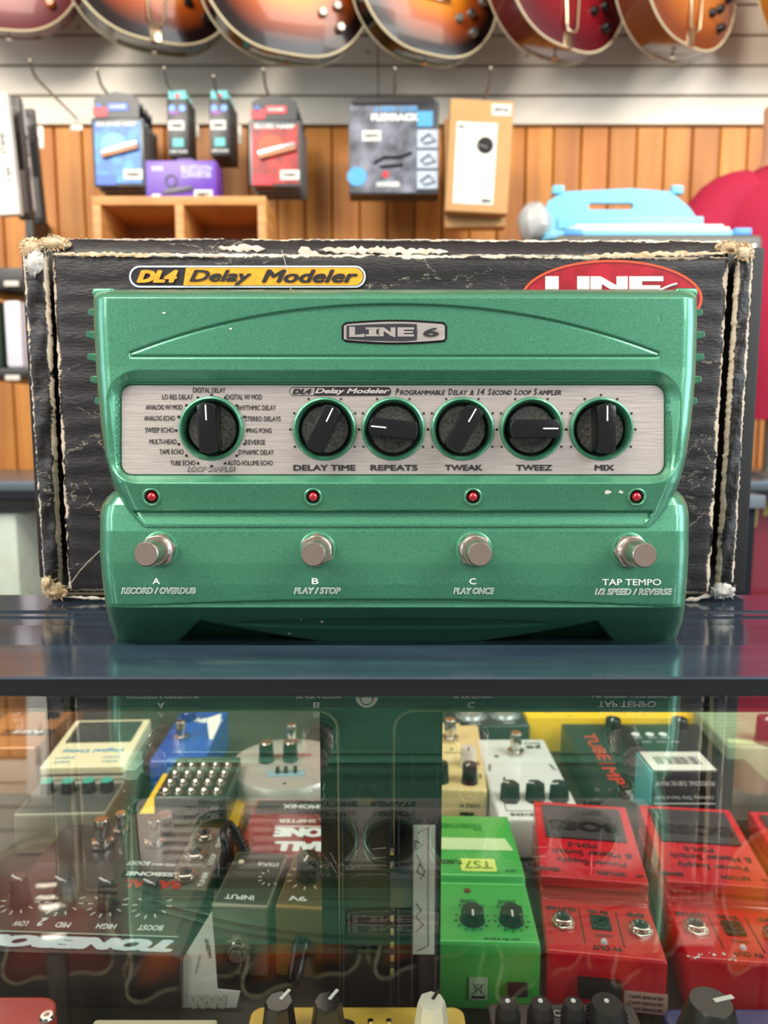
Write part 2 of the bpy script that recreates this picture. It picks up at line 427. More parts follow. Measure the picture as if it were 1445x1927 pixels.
# ================================================================== THE GREEN PEDAL
pedal = thing('delay_pedal', 'large metallic green delay pedal standing upright on the sill in front of the black box', 'effects pedal', (0, .34, ZSILL))
HL = [(545, 196), (548, 186), (552, 179), (558, 176), (600, 176), (700, 181), (750, 185), (800, 190), (860, 199), (900, 210), (930, 221), (960, 235), (992, 254)]
HR = [(545, 1290), (548, 1300), (552, 1307), (558, 1311), (600, 1312), (700, 1309), (750, 1305), (800, 1300), (860, 1291), (900, 1281), (930, 1270), (960, 1257), (992, 1240)]
HP = [(545, .337), (547, .330), (550, .3255), (554, .3225), (560, .3203), (690, .3177), (697, .3175), (908, .3105), (940, .3118), (958, .3124), (992, .3128)]
KN = [(398, 807, 61), (611, 808, 60), (740, 808, 60), (870, 808, 60), (1000, 808, 60), (1131, 808, 60)]
LEDS = [(285, 935), (589, 935), (890, 935), (1198, 935)]
def sd_rr(x, y, cx, cy, hw, hh, r):
    qx = abs(x - cx) - hw + r; qy = abs(y - cy) - hh + r
    return math.hypot(max(qx, 0), max(qy, 0)) + min(max(qx, qy), 0) - r
STEP = [(0, 1), (.05, .97), (.09, .80), (.20, .78), (.24, .60), (.34, .58), (.40, .45), (.95, .02), (1, 0)]
def arch_top(px): 
    t = (px - 742) / 500.0
    return 573 + 92 * abs(t) ** 2.15
def arch_sd(px, py):
    # >0 inside the arch shape; roughly the distance in px to its outline
    if px < 243 or px > 1241: return -min(abs(px - 243), abs(px - 1241)) - 2
    top = arch_top(px); slope = abs(92 * 2.15 * abs((px - 742) / 500.0) ** 1.15 / 500.0)
    dt = (py - top) / math.sqrt(1 + slope * slope); db = 672 - py
    dl = px - 243; dr = 1241 - px
    return min(dt, db, dl * .9, dr * .9)
def housingY(px, py, wells=True):
    Y = lerp(HP, py); l, r = lerp(HL, py), lerp(HR, py)
    de = min(px - l, r - px)
    if de < 26:
        k = 1 - clamp(de / 26.0); Y += .0085 * (1 - math.sqrt(max(0, 1 - k * k)))
    # arch moulding
    if 560 < py < 690:
        a = arch_sd(px, py)
        if a > -3.5:
            top = arch_top(px)
            inner = clamp(a / 5.0)
            fade = clamp((690 - py) / 110.0)
            Y += .0010 * sstep(-1, 5, a) * clamp((672 - py) / 95.0 + .1)     # the inside drops away under the curved edge
            Y += .0007 * math.exp(-((a - 1.0) / 2.2) ** 2)
    # recess for the control plate
    so = -sd_rr(px, py, 741, 803, 541, 107, 62); si = sd_rr(px, py, 739, 809, 511, 84, 20)
    if so > 0:
        t = clamp(si / (si + so)) if si > 0 else 0
        Y += .0062 * lerp(STEP, t) if si > 0 else .0062
        if wells and si <= 0:
            for (kx, ky, kr) in KN:
                if (px - kx) ** 2 + (py - ky) ** 2 < (kr - 3) ** 2: Y += .011; break
    if wells and 915 < py < 955:
        for (kx, ky) in LEDS:
            if (px - kx) ** 2 + (py - ky) ** 2 < 12 ** 2: Y += .003
    if 958 < py < 990:
        xl_ = 250 + (py - 962) * .85; xr_ = 1229 - (py - 962) * .65
        ins = min(px - xl_, xr_ - px)
        d = .0024 * clamp((py - 960.5) / 3.0) * clamp((987 - py) / 24.0) * clamp(ins / 4.0 + .3)
        Y += d
    return Y
LL = [(917, 232), (920, 222), (926, 212), (935, 202), (950, 192), (970, 188), (1040, 188), (1090, 192), (1140, 199), (1170, 206), (1195, 215), (1212, 223)]
LR = [(917, 1258), (920, 1268), (926, 1277), (935, 1286), (950, 1293), (970, 1296), (1040, 1296), (1090, 1293), (1140, 1289), (1170, 1284), (1195, 1275), (1212, 1265)]
LP = [(917, .336), (920, .328), (926, .3225), (935, .3190), (950, .3165), (970, .3150), (985, .3140), (1000, .3130), (1060, .3120), (1100, .3124), (1136, .3134), (1143, .3140), (1150, .3175), (1165, .3235), (1185, .3315), (1200, .3370), (1213, .3415)]
def cutout(px, py):
    # >0 inside the dark foot recess
    best = -9
    for (ax, ay, e, s_) in ((378, 1166, 330, -1), (1122, 1167, 1160, 1)):
        d1 = (px - ax) * s_           # outward side
        if d1 >= 0: lim = ay + (1212 - ay) * d1 / abs(e - ax)
        else: lim = ay + 44 * (clamp(-d1 / 245.0, 0, 2)) ** .85
        best = max(best, py - lim)
    return best
def lowerY(px, py, feat=True):
    Y = lerp(LP, py); l, r = lerp(LL, py), lerp(LR, py)
    de = min(px - l, r - px)
    if de < 24:
        k = 1 - clamp(de / 24.0); Y += .010 * (1 - math.sqrt(max(0, 1 - k * k)))
    if not feat: return Y
    if 1120 < py < 1150 and 235 < px < 1245:
        top = 1127 + 13 * abs((px - 740) / 505.0) ** 2; d = py - top
        if d > 0: Y += .0013 * clamp(d / 2.0) * clamp((1144 - py) / 8.0)
    if 1158 < py < 1190:
        t = (px - 738) / 298.0
        if abs(t) < 1:
            hh = 10.5 * math.sqrt(1 - t * t); q = (py - 1173.5)
            if abs(q) < hh: Y += .0012 * clamp((q + hh) / 2.0) * clamp((hh - q) / 6.0)
    c = cutout(px, py)
    if c > 0: Y += .014 * clamp(c / 3.0)
    return Y
def shell(name, Lt, Rt, fn, y0, y1, dy, nx, back, parent, material):
    rows = []; py = y0
    while py <= y1 + 1e-6: rows.append(py); py += dy
    vs, fs = [], []; nc = nx + 1
    for py in rows:
        l, r = lerp(Lt, py), lerp(Rt, py)
        for i in range(nc):
            t = i / nx; t = t + .035 * math.sin(2 * math.pi * t) * -1 * .5      # a little denser at the ends
            px = l + (r - l) * t
            q = at(px, py, fn(px, py)); q.z = max(q.z, ZSILL + .0004); vs.append(q)
    nr = len(rows)
    for j in range(nr - 1):
        for i in range(nx): a = j * nc + i; fs.append((a, a + 1, a + nc + 1, a + nc))
    loop = [i for i in range(nc)] + [j * nc + nx for j in range(1, nr)] + [(nr - 1) * nc + i for i in range(nx - 1, -1, -1)] + [j * nc for j in range(nr - 2, 0, -1)]
    base = len(vs)
    for k in loop: v = vs[k]; vs.append(Vector((v.x * .995, back(v.z), max(v.z, ZSILL + .0004))))
    n = len(loop)
    for k in range(n): fs.append((loop[k], base + k, base + (k + 1) % n, loop[(k + 1) % n]))
    fs.append(tuple(base + k for k in range(n)))
    me = bpy.data.meshes.new(name); me.from_pydata([tuple(v) for v in vs], [], fs); me.materials.append(material)
    me.polygons.foreach_set('use_smooth', [True] * (len(fs) - 1) + [False]); me.update()
    bm = bmesh.new(); bm.from_mesh(me)
    for e in bm.edges:
        if len(e.link_faces) == 2 and e.calc_face_angle(0) > R(55): e.smooth = False
    bm.to_mesh(me); bm.free()
    return link(name, me, parent, True)
bk = lambda z: .3900 + .15 * (z + .0125)
shell('housing', HL, HR, housingY, 545, 992, 1.6, 430, bk, pedal, M['green'])
shell('foot_section', LL, LR, lowerY, 917, 1213, 1.6, 400, bk, pedal, M['green'])
# ribs on both sides
for sx, edge in ((-1, HL), (1, HR)):
    for i, (py, w_) in enumerate(((590, 12), (632, 17), (674, 17), (716, 14), (757, 9))):
        e = lerp(edge, py); Y = .333
        a = at(e - sx * 12, py - 9, Y); c = at(e + sx * w_, py + 6, Y)
        poly = [(a.x, a.z), (c.x - sx * .0006, a.z), (c.x, c.z + .0008), (a.x, c.z - .0010)]
        m = Matrix(((1, 0, 0, 0), (0, 0, 1, 0), (0, 1, 0, 0), (0, 0, 0, 1)))
        B().prism(poly, Y, Y + .03, m, bev=.0004, seg=1).build('side_rib', M['green'], pedal, True)
    e = lerp(edge, 552); a = at(e + sx * 8, 541, .331); c = at(e - sx * 36, 560, .331)
    B().box(((a.x + c.x) / 2, .342, (a.z + c.z) / 2), (abs(a.x - c.x), .022, abs(a.z - c.z)), bev=.0018, seg=3).build('top_lug', M['green'], pedal, True)
# control plate
PY = lambda px, py: lerp(HP, py) + .0062
vs, fs = plate2d([rrect(739, 809, 510, 83.5, 20)] + [circle(k[0], k[1], k[2] - 1.5, 48) for k in KN])
b = B()
b._add([at(p[0], p[1], PY(*p) - .0008) for p in vs], fs)
for lp in [rrect(739, 809, 510, 83.5, 20)]:
    n = len(lp); b._add([at(p[0], p[1], PY(*p) - .0008) for p in lp] + [at(p[0], p[1], PY(*p) + .0005) for p in lp], [[i, (i + 1) % n, n + (i + 1) % n, n + i] for i in range(n)])
plate = b.build('control_plate', M['silverplate'], pedal, True)
def ptext(s, px, py, w_, h_, mt, fn, shear=0, bold=.0, lift=.0002, parent=None, name='lettering', rot=0):
    vs, fs = text2d(s, w_, h_, shear, bold)
    return mapped(name, vs, fs, lambda u, v, k=0: at(px + u, py - v, fn(px + u, py - v) - lift - k), mt, parent or pedal)
PS = lambda px, py: PY(px, py) - .0008
def pt(s, px, py, w_, h_=9.5, **k): return ptext(s, px, py, w_, h_, M['ink'], PS, parent=plate, **k)
def row(s, x0, x1, py, **k): return pt(s, (x0 + x1) / 2, py, x1 - x0, **k)
for s, x0, x1, y in (('DIGITAL DELAY', 363, 424, 734), ('LO RES DELAY', 305, 363, 747), ('DIGITAL W/ MOD', 425, 493, 747), ('ANALOG W/ MOD', 274, 343, 766), ('RHYTHMIC DELAY', 447, 519, 767),
                     ('ANALOG ECHO', 271, 329, 787), ('STEREO DELAYS', 461, 528, 788), ('SWEEP ECHO', 273, 327, 809), ('PING PONG', 465, 511, 810), ('MULTI-HEAD', 281, 332, 831), ('REVERSE', 461, 499, 832),
                     ('TAPE ECHO', 300, 345, 850), ('DYNAMIC DELAY', 449, 515, 851), ('TUBE ECHO', 320, 367, 871), ('AUTO-VOLUME ECHO', 428, 513, 871)):
    row(s, x0, x1, y, bold=.012)
row('LOOP SAMPLER', 353, 443, 883, h_=9.5, shear=.3, bold=.03)
ptext('LOOP SAMPLER', 398, 883, 86, 7.0, mat('plate_fill', (196, 188, 182), .4, .4), PS, shear=.3, bold=-.012, lift=.0004, parent=plate)
for s, x0, x1 in (('DELAY TIME', 552, 669), ('REPEATS', 697, 786), ('TWEAK', 837, 908), ('TWEEZ', 971, 1039), ('MIX', 1119, 1156)):
    row(s, x0, x1, 880, h_=11, bold=.035)
for s, x0, x1, h_, y in (('P', 744, 751, 12, 737), ('ROGRAMMABLE', 752, 838, 9, 738.5), ('D', 843, 851, 12, 737), ('ELAY', 852, 880, 9, 738.5), ('&', 884, 892, 9, 738.5), ('14', 898, 912, 11.5, 737), ('S', 918, 925, 12, 737),
                      ('ECOND', 926, 963, 9, 738.5), ('L', 968, 974, 12, 737), ('OOP', 975, 1000, 9, 738.5), ('S', 1004, 1011, 12, 737), ('AMPLER', 1012, 1056, 9, 738.5)):
    row(s, x0, x1, y, h_=h_, shear=.25, bold=.03)
def pshape(loops, mt, fn, lift, parent, name='printed_badge'):
    vs, fs = plate2d(loops); return mapped(name, vs, fs, lambda u, v: at(u, v, fn(u, v) - lift), mt, parent)
pshape([rrect(640, 736.5, 96, 8, 8), rrect(640, 736.5, 95, 7, 7)], M['ink'], PS, .0002, plate)
pshape([[(590, 744), (593, 729), (728, 729)] + [(728 + 7.5 * math.sin(R(a)), 736.5 - 7.5 * math.cos(R(a))) for a in range(20, 180, 20)] + [(728, 744)]], M['ink'], PS, .0002, plate)
row('DL4', 550, 586, 736.5, h_=10, shear=.25, bold=.07)
ptext('Delay Modeler', 663, 737, 141, 12.5, mat('plate_fill', (196, 188, 182), .4, .4), PS, shear=.3, bold=.04, lift=.0004, parent=plate)
# dots
b = B()
def dot(px, py, r=2.1): 
    P = at(px, py, PS(px, py) - .00025); b.lathe([(0, .00005), (r * .000225, .00005), (r * .000225, -.0002)], frame(P, (0, -1, 0)), n=10)
for i, (kx, ky, kr) in enumerate(KN):
    if i == 0:
        for k in range(16): a = R(90 + k * 22.5); dot(kx + 67 * math.cos(a), ky + 3 - 67 * math.sin(a), 2.6)
    else:
        for a in (90, 62, 118, 28, 152, 0, 180, -30, 210):
            if a == 90 and i != 5: continue
            a = R(a); dot(kx + 65 * math.cos(a), ky - 65 * math.sin(a))
b.build('scale_dots', M['ink'], plate, True)
PXM = .0002295
for i, (kx, ky, kr) in enumerate(KN):
    c = at(kx, ky, PS(kx, ky)); fr = frame(c, (0, -1, .05)); u = PXM
    B().lathe([((kr) * u, 0), (kr * u, .0006), ((kr - 2) * u, .0015), ((kr - 5) * u, .0018), ((kr - 8) * u, .0012), ((kr - 10) * u, -.0006), ((kr - 11) * u, -.009)], fr, n=64).build('knob_collar', M['green'], pedal, True)
    B().lathe([(0, -.0085), ((kr - 10) * u, -.0085)], fr, n=40).build('well_floor', M['black'], pedal, True)
    kb = B().lathe([(0, -.0015), ((kr - 17) * u, -.0015), ((kr - 15) * u, -.0025), ((kr - 14.5) * u, -.0084)], fr, n=48).build('control_knob', M['dusty'], pedal, True)
    ang = (2, -26, 84, -30, -90, 1)[i]
    rot = Matrix.Rotation(R(ang), 4, 'Z')
    hl = (kr - 16) * u; hw = 16.5 * u
    poly = []
    for s_ in (1, -1):
        for a in (-24, -12, 0, 12, 24): poly.append((hl * math.sin(R(a)) * s_ * 1.0 if abs(a) < 24 else hw * (1 if a > 0 else -1) * s_, hl * math.cos(R(a)) * s_))
    poly = [(hw, -hl * .9), (hw * 1.0, hl * .9), (hw * .55, hl * .99), (0, hl * 1.02), (-hw * .55, hl * .99), (-hw, hl * .9), (-hw, -hl * .9), (-hw * .55, -hl * .99), (0, -hl * 1.02), (hw * .55, -hl * .99)]
    B().prism(poly, -.0022, .0088, fr @ rot, bev=.0005).build('grip', M['knobblack'], kb, True)
    B().box((0, hl * .62, .00895), (.00055, hl * .62, .0003), fr @ rot).build('pointer', M['white'], kb, True)
# LEDs
for (kx, ky) in LEDS:
    c = at(kx, ky, housingY(kx, ky, False)); fr = frame(c, (0, -1, -.05)); u = PXM
    B().lathe([(18 * u, -.0004), (17 * u, .0004), (14.5 * u, .0007), (12.5 * u, .0002), (12 * u, -.0026)], fr, n=36).build('led_bezel', M['green'], pedal, True)
    B().lathe([(12 * u, -.0022), (0, -.0022)], fr, n=24).build('led_seat', M['black'], pedal, True)
    B().lathe([(9.2 * u, -.002), (9 * u, -.0004), (7.6 * u, .0006), (4.5 * u, .0012), (0, .0015)], fr, n=24).build('led', M['led'], pedal, True)
# logo badge
HS = lambda px, py: lerp(HP, py) + .0007
def badge_loop(g):
    top = [(650 - g + i * (836 - 650 + 2 * g - 6) / 10 + 3, 609 - g - 4.5 * math.sin(math.pi * i / 10)) for i in range(11)]
    bot = [(p[0], 1250 - p[1]) for p in top[::-1]]
    return [(646 - g, 613)] + top + [(838 + g, 613), (838 + g, 638)] + bot + [(646 - g, 638)]
pshape([badge_loop(3)], M['black'], HS, .0004, pedal, 'logo_well')
badge = pshape([badge_loop(-1)], M['silverplate'], HS, .0011, pedal, 'logo_badge')
def inner_b():
    return [(652, 613), (700, 610), (760, 609), (784, 610), (785, 625), (784, 640), (760, 642), (700, 641), (652, 638)]
pshape([inner_b()], mat('badge_black', (44, 44, 52), .4), HS, .0013, badge)
# chunky letters L I N E
L4 = [[(657, 615), (668, 615), (668, 630), (686, 628), (686, 634), (657, 634)],
      [(688, 616), (712, 616), (712, 620), (708, 620), (708, 629), (712, 629), (712, 633), (688, 633), (688, 629), (694, 629), (694, 620), (688, 620)],
      [(713, 616), (722, 616), (735, 625), (735, 616), (744, 616), (744, 635), (735, 632), (722, 623), (722, 633), (713, 633)],
      [(748, 616), (779, 616), (779, 620.5), (760, 620.5), (760, 623), (777, 623), (777, 626.5), (760, 626.5), (760, 629), (779, 629), (779, 633.5), (748, 633.5)]]
pshape(L4, M['silverplate'], HS, .0015, badge, 'badge_letters')
ptext('6', 811, 625, 30, 17, M['ink'], HS, shear=.1, bold=.03, lift=.0014, parent=badge)
# footswitches
for k, (kx, ky) in enumerate(((302, 1034), (597.5, 1034), (892, 1034), (1183, 1036))):
    c = at(kx, ky, lowerY(kx, ky)); fr = frame(c, (0, -1, .07))
    fs_ = B().lathe([(0, .0195), (.0046, .0195), (.0050, .0190), (.0051, .0185), (.0051, .0085), (.0046, .008), (.0046, 0)], fr, n=40).build('footswitch', M['satin'], pedal, True)
    B().lathe([(.0078, 0), (.0078, .0006), (.0070, .0010), (.0065, .0010)], fr, n=40).build('washer', M['green'], fs_, True)
    b = B(); hx = [(.0074 * math.cos(R(60 * i + 12 + k * 17)), .0074 * math.sin(R(60 * i + 12 + k * 17))) for i in range(6)]
    b.prism(hx, .0008, .0036, fr, bev=.0004); b.build('hex_nut', M['satin'], fs_, True)
    B().lathe([(.0047, .0085), (.0057, .0085), (.0060, .0080), (.0056, .0074), (.0060, .0068), (.0056, .0062), (.0060, .0056), (.0056, .005), (.0062, .0044), (.0062, .003)], fr, n=36).build('threaded_collar', M['satin'], fs_, True)
LS = lambda px, py: lowerY(px, py, False)
def ft(s, px, py, w_, h_, **k): return ptext(s, px, py, w_, h_, M['whiteink'], LS, lift=.00025, **k)
ft('A', 294, 1093.5, 14, 11.5, bold=.02); ft('B', 593, 1093.5, 13, 11.5, bold=.02); ft('C', 889.5, 1094, 13, 11.5, bold=.02); ft('TAP TEMPO', 1188.5, 1095.5, 111, 12, bold=.015)
for s, x0, x1, y in (('RECORD / OVERDUB', 228, 368, 1111.5), ('PLAY / STOP', 553, 641, 1111.5), ('PLAY ONCE', 853, 930, 1112), ('1/2 SPEED / REVERSE', 1119, 1265, 1113.5)):
    ft(s, (x0 + x1) / 2, y, x1 - x0, 12, shear=.22, bold=.055)
    ptext(s, (x0 + x1) / 2, y, x1 - x0 - 3, 9.5, M['green'], LS, shear=.22, bold=-.01, lift=.00045)
# chips of bare metal in the paint
b = B()
rg = random.Random(3)
for (cx, cy, r_, fn) in ((309, 589, 4, housingY), (434, 619, 3, housingY), (1143, 927, 7, housingY), (1168, 926, 5, housingY), (545, 1192, 4, lowerY), (606, 1170, 4, lowerY), (566, 1166, 3, lowerY)):
    n = 9; P = [(cx + r_ * rg.uniform(.5, 1.2) * math.cos(2 * math.pi * i / n), cy + r_ * .6 * rg.uniform(.5, 1.2) * math.sin(2 * math.pi * i / n)) for i in range(n)]
    b._add([at(p[0], p[1], fn(p[0], p[1]) - .0002) for p in P], [list(range(n))])
b.build('paint_chips', mat('bare_metal', (200, 200, 190), .5), pedal, True)
# ================================================================== THE BLACK CARTON
BY = .421
def carton_mat(corr):
    m = bpy.data.materials.new('worn_black_carton'); m.use_nodes = True; nt = m.node_tree; N = nt.nodes; L = nt.links
    b = N['Principled BSDF']; b.inputs['Roughness'].default_value = .34
    tc = N.new('ShaderNodeTexCoord'); 
    at_ = N.new('ShaderNodeAttribute'); at_.attribute_name = 'edge'
    def noise(s, st=(1, 1, 1), d=6):
        mp = N.new('ShaderNodeMapping'); mp.inputs['Scale'].default_value = st; L.new(tc.outputs['Object'], mp.inputs[0])
        n = N.new('ShaderNodeTexNoise'); n.inputs['Scale'].default_value = s; n.inputs['Detail'].default_value = d; n.inputs['Roughness'].default_value = .68
        L.new(mp.outputs[0], n.inputs['Vector']); return n
    def mth(op, a, b_=None):
        q = N.new('ShaderNodeMath'); q.operation = op
        for i, v in enumerate((a, b_)):
            if v is None: continue
            if isinstance(v, (int, float)): q.inputs[i].default_value = v
            else: L.new(v, q.inputs[i])
        return q.outputs[0]
    n1 = noise(52, (1, 1, 1.2)); n2 = noise(420, (.5, 1, 2)); n3 = noise(9)
    # torn away near the edges: the noise must beat the distance from the edge
    e = mth('MULTIPLY', at_.outputs['Fac'], .55)
    v = mth('SUBTRACT', mth('ADD', mth('MULTIPLY', n1.outputs[0], .8), mth('MULTIPLY', n2.outputs[0], .28)), e)
    mr = N.new('ShaderNodeMapRange'); mr.inputs[1].default_value = .44; mr.inputs[2].default_value = .47; L.new(v, mr.inputs[0])
    # hairline creases
    vo = N.new('ShaderNodeTexVoronoi'); vo.feature = 'DISTANCE_TO_EDGE'; vo.inputs['Scale'].default_value = 17
    mp = N.new('ShaderNodeMapping'); mp.inputs['Scale'].default_value = (.7, 1, 1.5)
    ad = N.new('ShaderNodeVectorMath'); ad.operation = 'MULTIPLY_ADD'; L.new(n1.outputs['Color'], ad.inputs[0]); ad.inputs[1].default_value = (.03, .03, .03); L.new(tc.outputs['Object'], ad.inputs[2])
    L.new(ad.outputs[0], mp.inputs[0]); L.new(mp.outputs[0], vo.inputs['Vector'])
    cr = N.new('ShaderNodeMapRange'); cr.inputs[1].default_value = .003; cr.inputs[2].default_value = .009; cr.inputs[3].default_value = 1; cr.inputs[4].default_value = 0; L.new(vo.outputs['Distance'], cr.inputs[0])
    gate = N.new('ShaderNodeMapRange'); gate.inputs[1].default_value = .49; gate.inputs[2].default_value = .54; L.new(n3.outputs[0], gate.inputs[0])
    crease = mth('MULTIPLY', mth('MULTIPLY', cr.outputs[0], gate.outputs[0]), mth('GREATER_THAN', n2.outputs[0], .50))
    fac = mth('MAXIMUM', mr.outputs[0], mth('MULTIPLY', crease, .55))
    mx = N.new('ShaderNodeMix'); mx.data_type = 'RGBA'; mx.inputs[6].default_value = lin((24, 20, 22)); 
    kr = N.new('ShaderNodeMix'); kr.data_type = 'RGBA'; kr.inputs[6].default_value = lin((196, 168, 130)); kr.inputs[7].default_value = lin((206, 200, 192)); L.new(n3.outputs[0], kr.inputs[0])
    L.new(kr.outputs[2], mx.inputs[7]); L.new(fac, mx.inputs[0]); L.new(mx.outputs[2], b.inputs['Base Color'])
    rr = N.new('ShaderNodeMapRange'); rr.inputs[3].default_value = .32; rr.inputs[4].default_value = .9; L.new(fac, rr.inputs[0]); L.new(rr.outputs[0], b.inputs['Roughness'])
    wv = N.new('ShaderNodeTexWave'); wv.bands_direction = 'Z'; wv.inputs['Scale'].default_value = corr; wv.inputs['Distortion'].default_value = 2.5; wv.inputs['Detail'].default_value = 2
    L.new(tc.outputs['Object'], wv.inputs['Vector'])
    hgt = mth('ADD', mth('MULTIPLY', wv.outputs['Fac'], .45), mth('ADD', mth('MULTIPLY', n2.outputs[0], .55), mth('MULTIPLY', fac, -.6)))
    bp = N.new('ShaderNodeBump'); bp.inputs['Strength'].default_value = .8; bp.inputs['Distance'].default_value = .0009; L.new(hgt, bp.inputs['Height']); L.new(bp.outputs[0], b.inputs['Normal'])
    return m
M['carton'] = carton_mat(26)
carton = thing('carton', 'worn black cardboard carton with torn edges standing behind the green pedal', 'box', (0, .465, ZSILL))
def grid_panel(name, c4, Yf, nx, nz, parent, material, edge_px=26, thick=.003, wob=0.0004, seed=1, edges='lrtb'):
    """c4: four photo corners tl,tr,br,bl; Yf(u,v)"""
    rg = random.Random(seed); tl, tr, br, bl = [Vector(c) for c in c4]; vs, fs, ed = [], [], []
    W = (tr - tl).length; Hh = (bl - tl).length
    for j in range(nz + 1):
        for i in range(nx + 1):
            u, v = i / nx, j / nz; p = (tl * (1 - u) + tr * u) * (1 - v) + (bl * (1 - u) + br * u) * v
            d = 1e9
            if 'l' in edges: d = min(d, u * W)
            if 'r' in edges: d = min(d, (1 - u) * W)
            if 't' in edges: d = min(d, v * Hh)
            if 'b' in edges: d = min(d, (1 - v) * Hh)
            bd = (i in (0, nx)) or (j in (0, nz))
            jx = rg.uniform(-1, 1) * (1.6 if bd else 0); jy = rg.uniform(-1, 1) * (1.6 if bd else 0)
            vs.append(at(p.x + jx, p.y + jy, Yf(u, v) + rg.uniform(-1, 1) * wob + (.0012 * math.exp(-d / 4.0))))
            ed.append(clamp(d / edge_px))
    nc = nx + 1
    for j in range(nz):
        for i in range(nx): a = j * nc + i; fs.append((a, a + 1, a + nc + 1, a + nc))
    n0 = len(vs); loop = [i for i in range(nc)] + [j * nc + nx for j in range(1, nz + 1)] + [nz * nc + i for i in range(nx - 1, -1, -1)] + [j * nc for j in range(nz - 1, 0, -1)]
    for k in loop: vs.append(vs[k] + Vector((0, thick, 0))); ed.append(0)
    n = len(loop)
    for k in range(n): fs.append((loop[k], n0 + k, n0 + (k + 1) % n, loop[(k + 1) % n]))
    me = bpy.data.meshes.new(name); me.from_pydata([tuple(v) for v in vs], [], fs)
    a = me.attributes.new('edge', 'FLOAT', 'POINT'); a.data.foreach_set('value', ed)
    me.materials.append(material); me.polygons.foreach_set('use_smooth', [True] * len(fs)); me.update()
    return link(name, me, parent, True)
fp = grid_panel('front_panel', [(99, 476), (1371, 484), (1333, 1118), (130, 1112)], lambda u, v: BY - .0005 * math.sin(u * 3.1) * math.sin(v * 3.1), 200, 100, carton, M['carton'], 24, .004, .00012)
grid_panel('top_fold', [(104, 449), (1370, 453), (1371, 487), (99, 479)], lambda u, v: BY + .010 * (1 - v) ** 1.2 + .0006 + .0005 * math.sin(u * 40), 200, 8, carton, M['carton'], 11, .004, .0003, 2, 'tb')
grid_panel('side_flap', [(42, 462), (84, 470), (112, 1106), (83, 1092)], lambda u, v: BY - .001 + .0006 * math.sin(v * 30 + u * 4), 10, 140, carton, M['carton'], 17, .005, .0003, 3, 'lr')
grid_panel('side_flap', [(1392, 468), (1418, 466), (1380, 1094), (1352, 1110)], lambda u, v: BY - .001 + .0006 * math.sin(v * 27 + u * 4), 10, 140, carton, M['carton'], 14, .005, .0003, 4, 'lr')
# the carton's own body behind the front
a = at(50, 460, .434); c = at(1411, 1110, .434)
bd = B().box(((a.x + c.x) / 2, .4725, (a.z + ZSILL + .002) / 2), (c.x - a.x - .004, .075, a.z - ZSILL - .004), bev=.002)
bd.build('carton_body', mat('black_card', (20, 19, 20), .6), carton, True)
for (px_) in (45, 1413):
    a = at(px_, 470, BY + .006)
for (x0, x1, px0, px1) in ((0, 0, 42, 47), (0, 0, 1412, 1417)):
    pt_, pb_ = at(px0 if px0 < 700 else px1, 465, BY), at(px0 + 41 if px0 < 700 else px1 - 38, 1094, BY)
    B().box((pt_.x, (BY + .507) / 2, (pt_.z + pb_.z) / 2), (.003, .507 - BY - .004, pt_.z - pb_.z - .004)).build('side_wall', mat('black_card', (20, 19, 20), .6), carton, True)
# torn, fibrous corners
def torn(cx, cy, w_, h_, Y, seed, m_, n=70, nm='torn_corner'):
    rg = random.Random(seed); b = B()
    rings = []
    for j in range(9):
        th = math.pi * j / 8; ring = []
        for i in range(14):
            ph = 2 * math.pi * i / 14; k = 1 + rg.uniform(-.22, .22)
            P = at(cx + w_ / 2 * math.sin(th) * math.cos(ph) * k, cy - h_ / 2 * math.cos(th) * k, Y + .0035 * math.sin(th) * math.sin(ph) * k); ring.append(P)
        rings.append(ring)
    b.loft(rings)
    for i in range(n):
        ph = rg.uniform(0, 2 * math.pi); q = rg.uniform(.55, 1.0)
        x0, y0 = cx + w_ / 2 * q * math.cos(ph), cy + h_ / 2 * q * math.sin(ph); l = rg.uniform(3, 9)
        an = ph + rg.uniform(-.9, .9)
        A = at(x0, y0, Y - .002); C = at(x0 + l * math.cos(an), y0 + l * math.sin(an), Y - .002 - rg.uniform(0, .002))
        b.tube([A, (A + C) / 2 + Vector((0, -.0004, rg.uniform(-.0003, .0003))), C], [.0003, .0002, .00008], n=4)
    return b.build(nm, m_, carton, True, sharp=60)
torn(60, 466, 44, 36, BY + .0005, 1, M['torn']); torn(64, 492, 34, 54, BY - .001, 9, M['tornwhite'], 12)
torn(100, 458, 60, 26, BY + .004, 2, M['torn']); torn(1400, 474, 36, 34, BY, 3, M['torn']); torn(1372, 465, 52, 22, BY + .003, 4, M['torn'])
torn(104, 1112, 44, 30, BY, 5, M['torn'], 25); torn(1360, 1112, 46, 28, BY, 6, M['tornwhite'], 25); torn(90, 1098, 24, 30, BY - .0005, 7, M['torn'], 15)
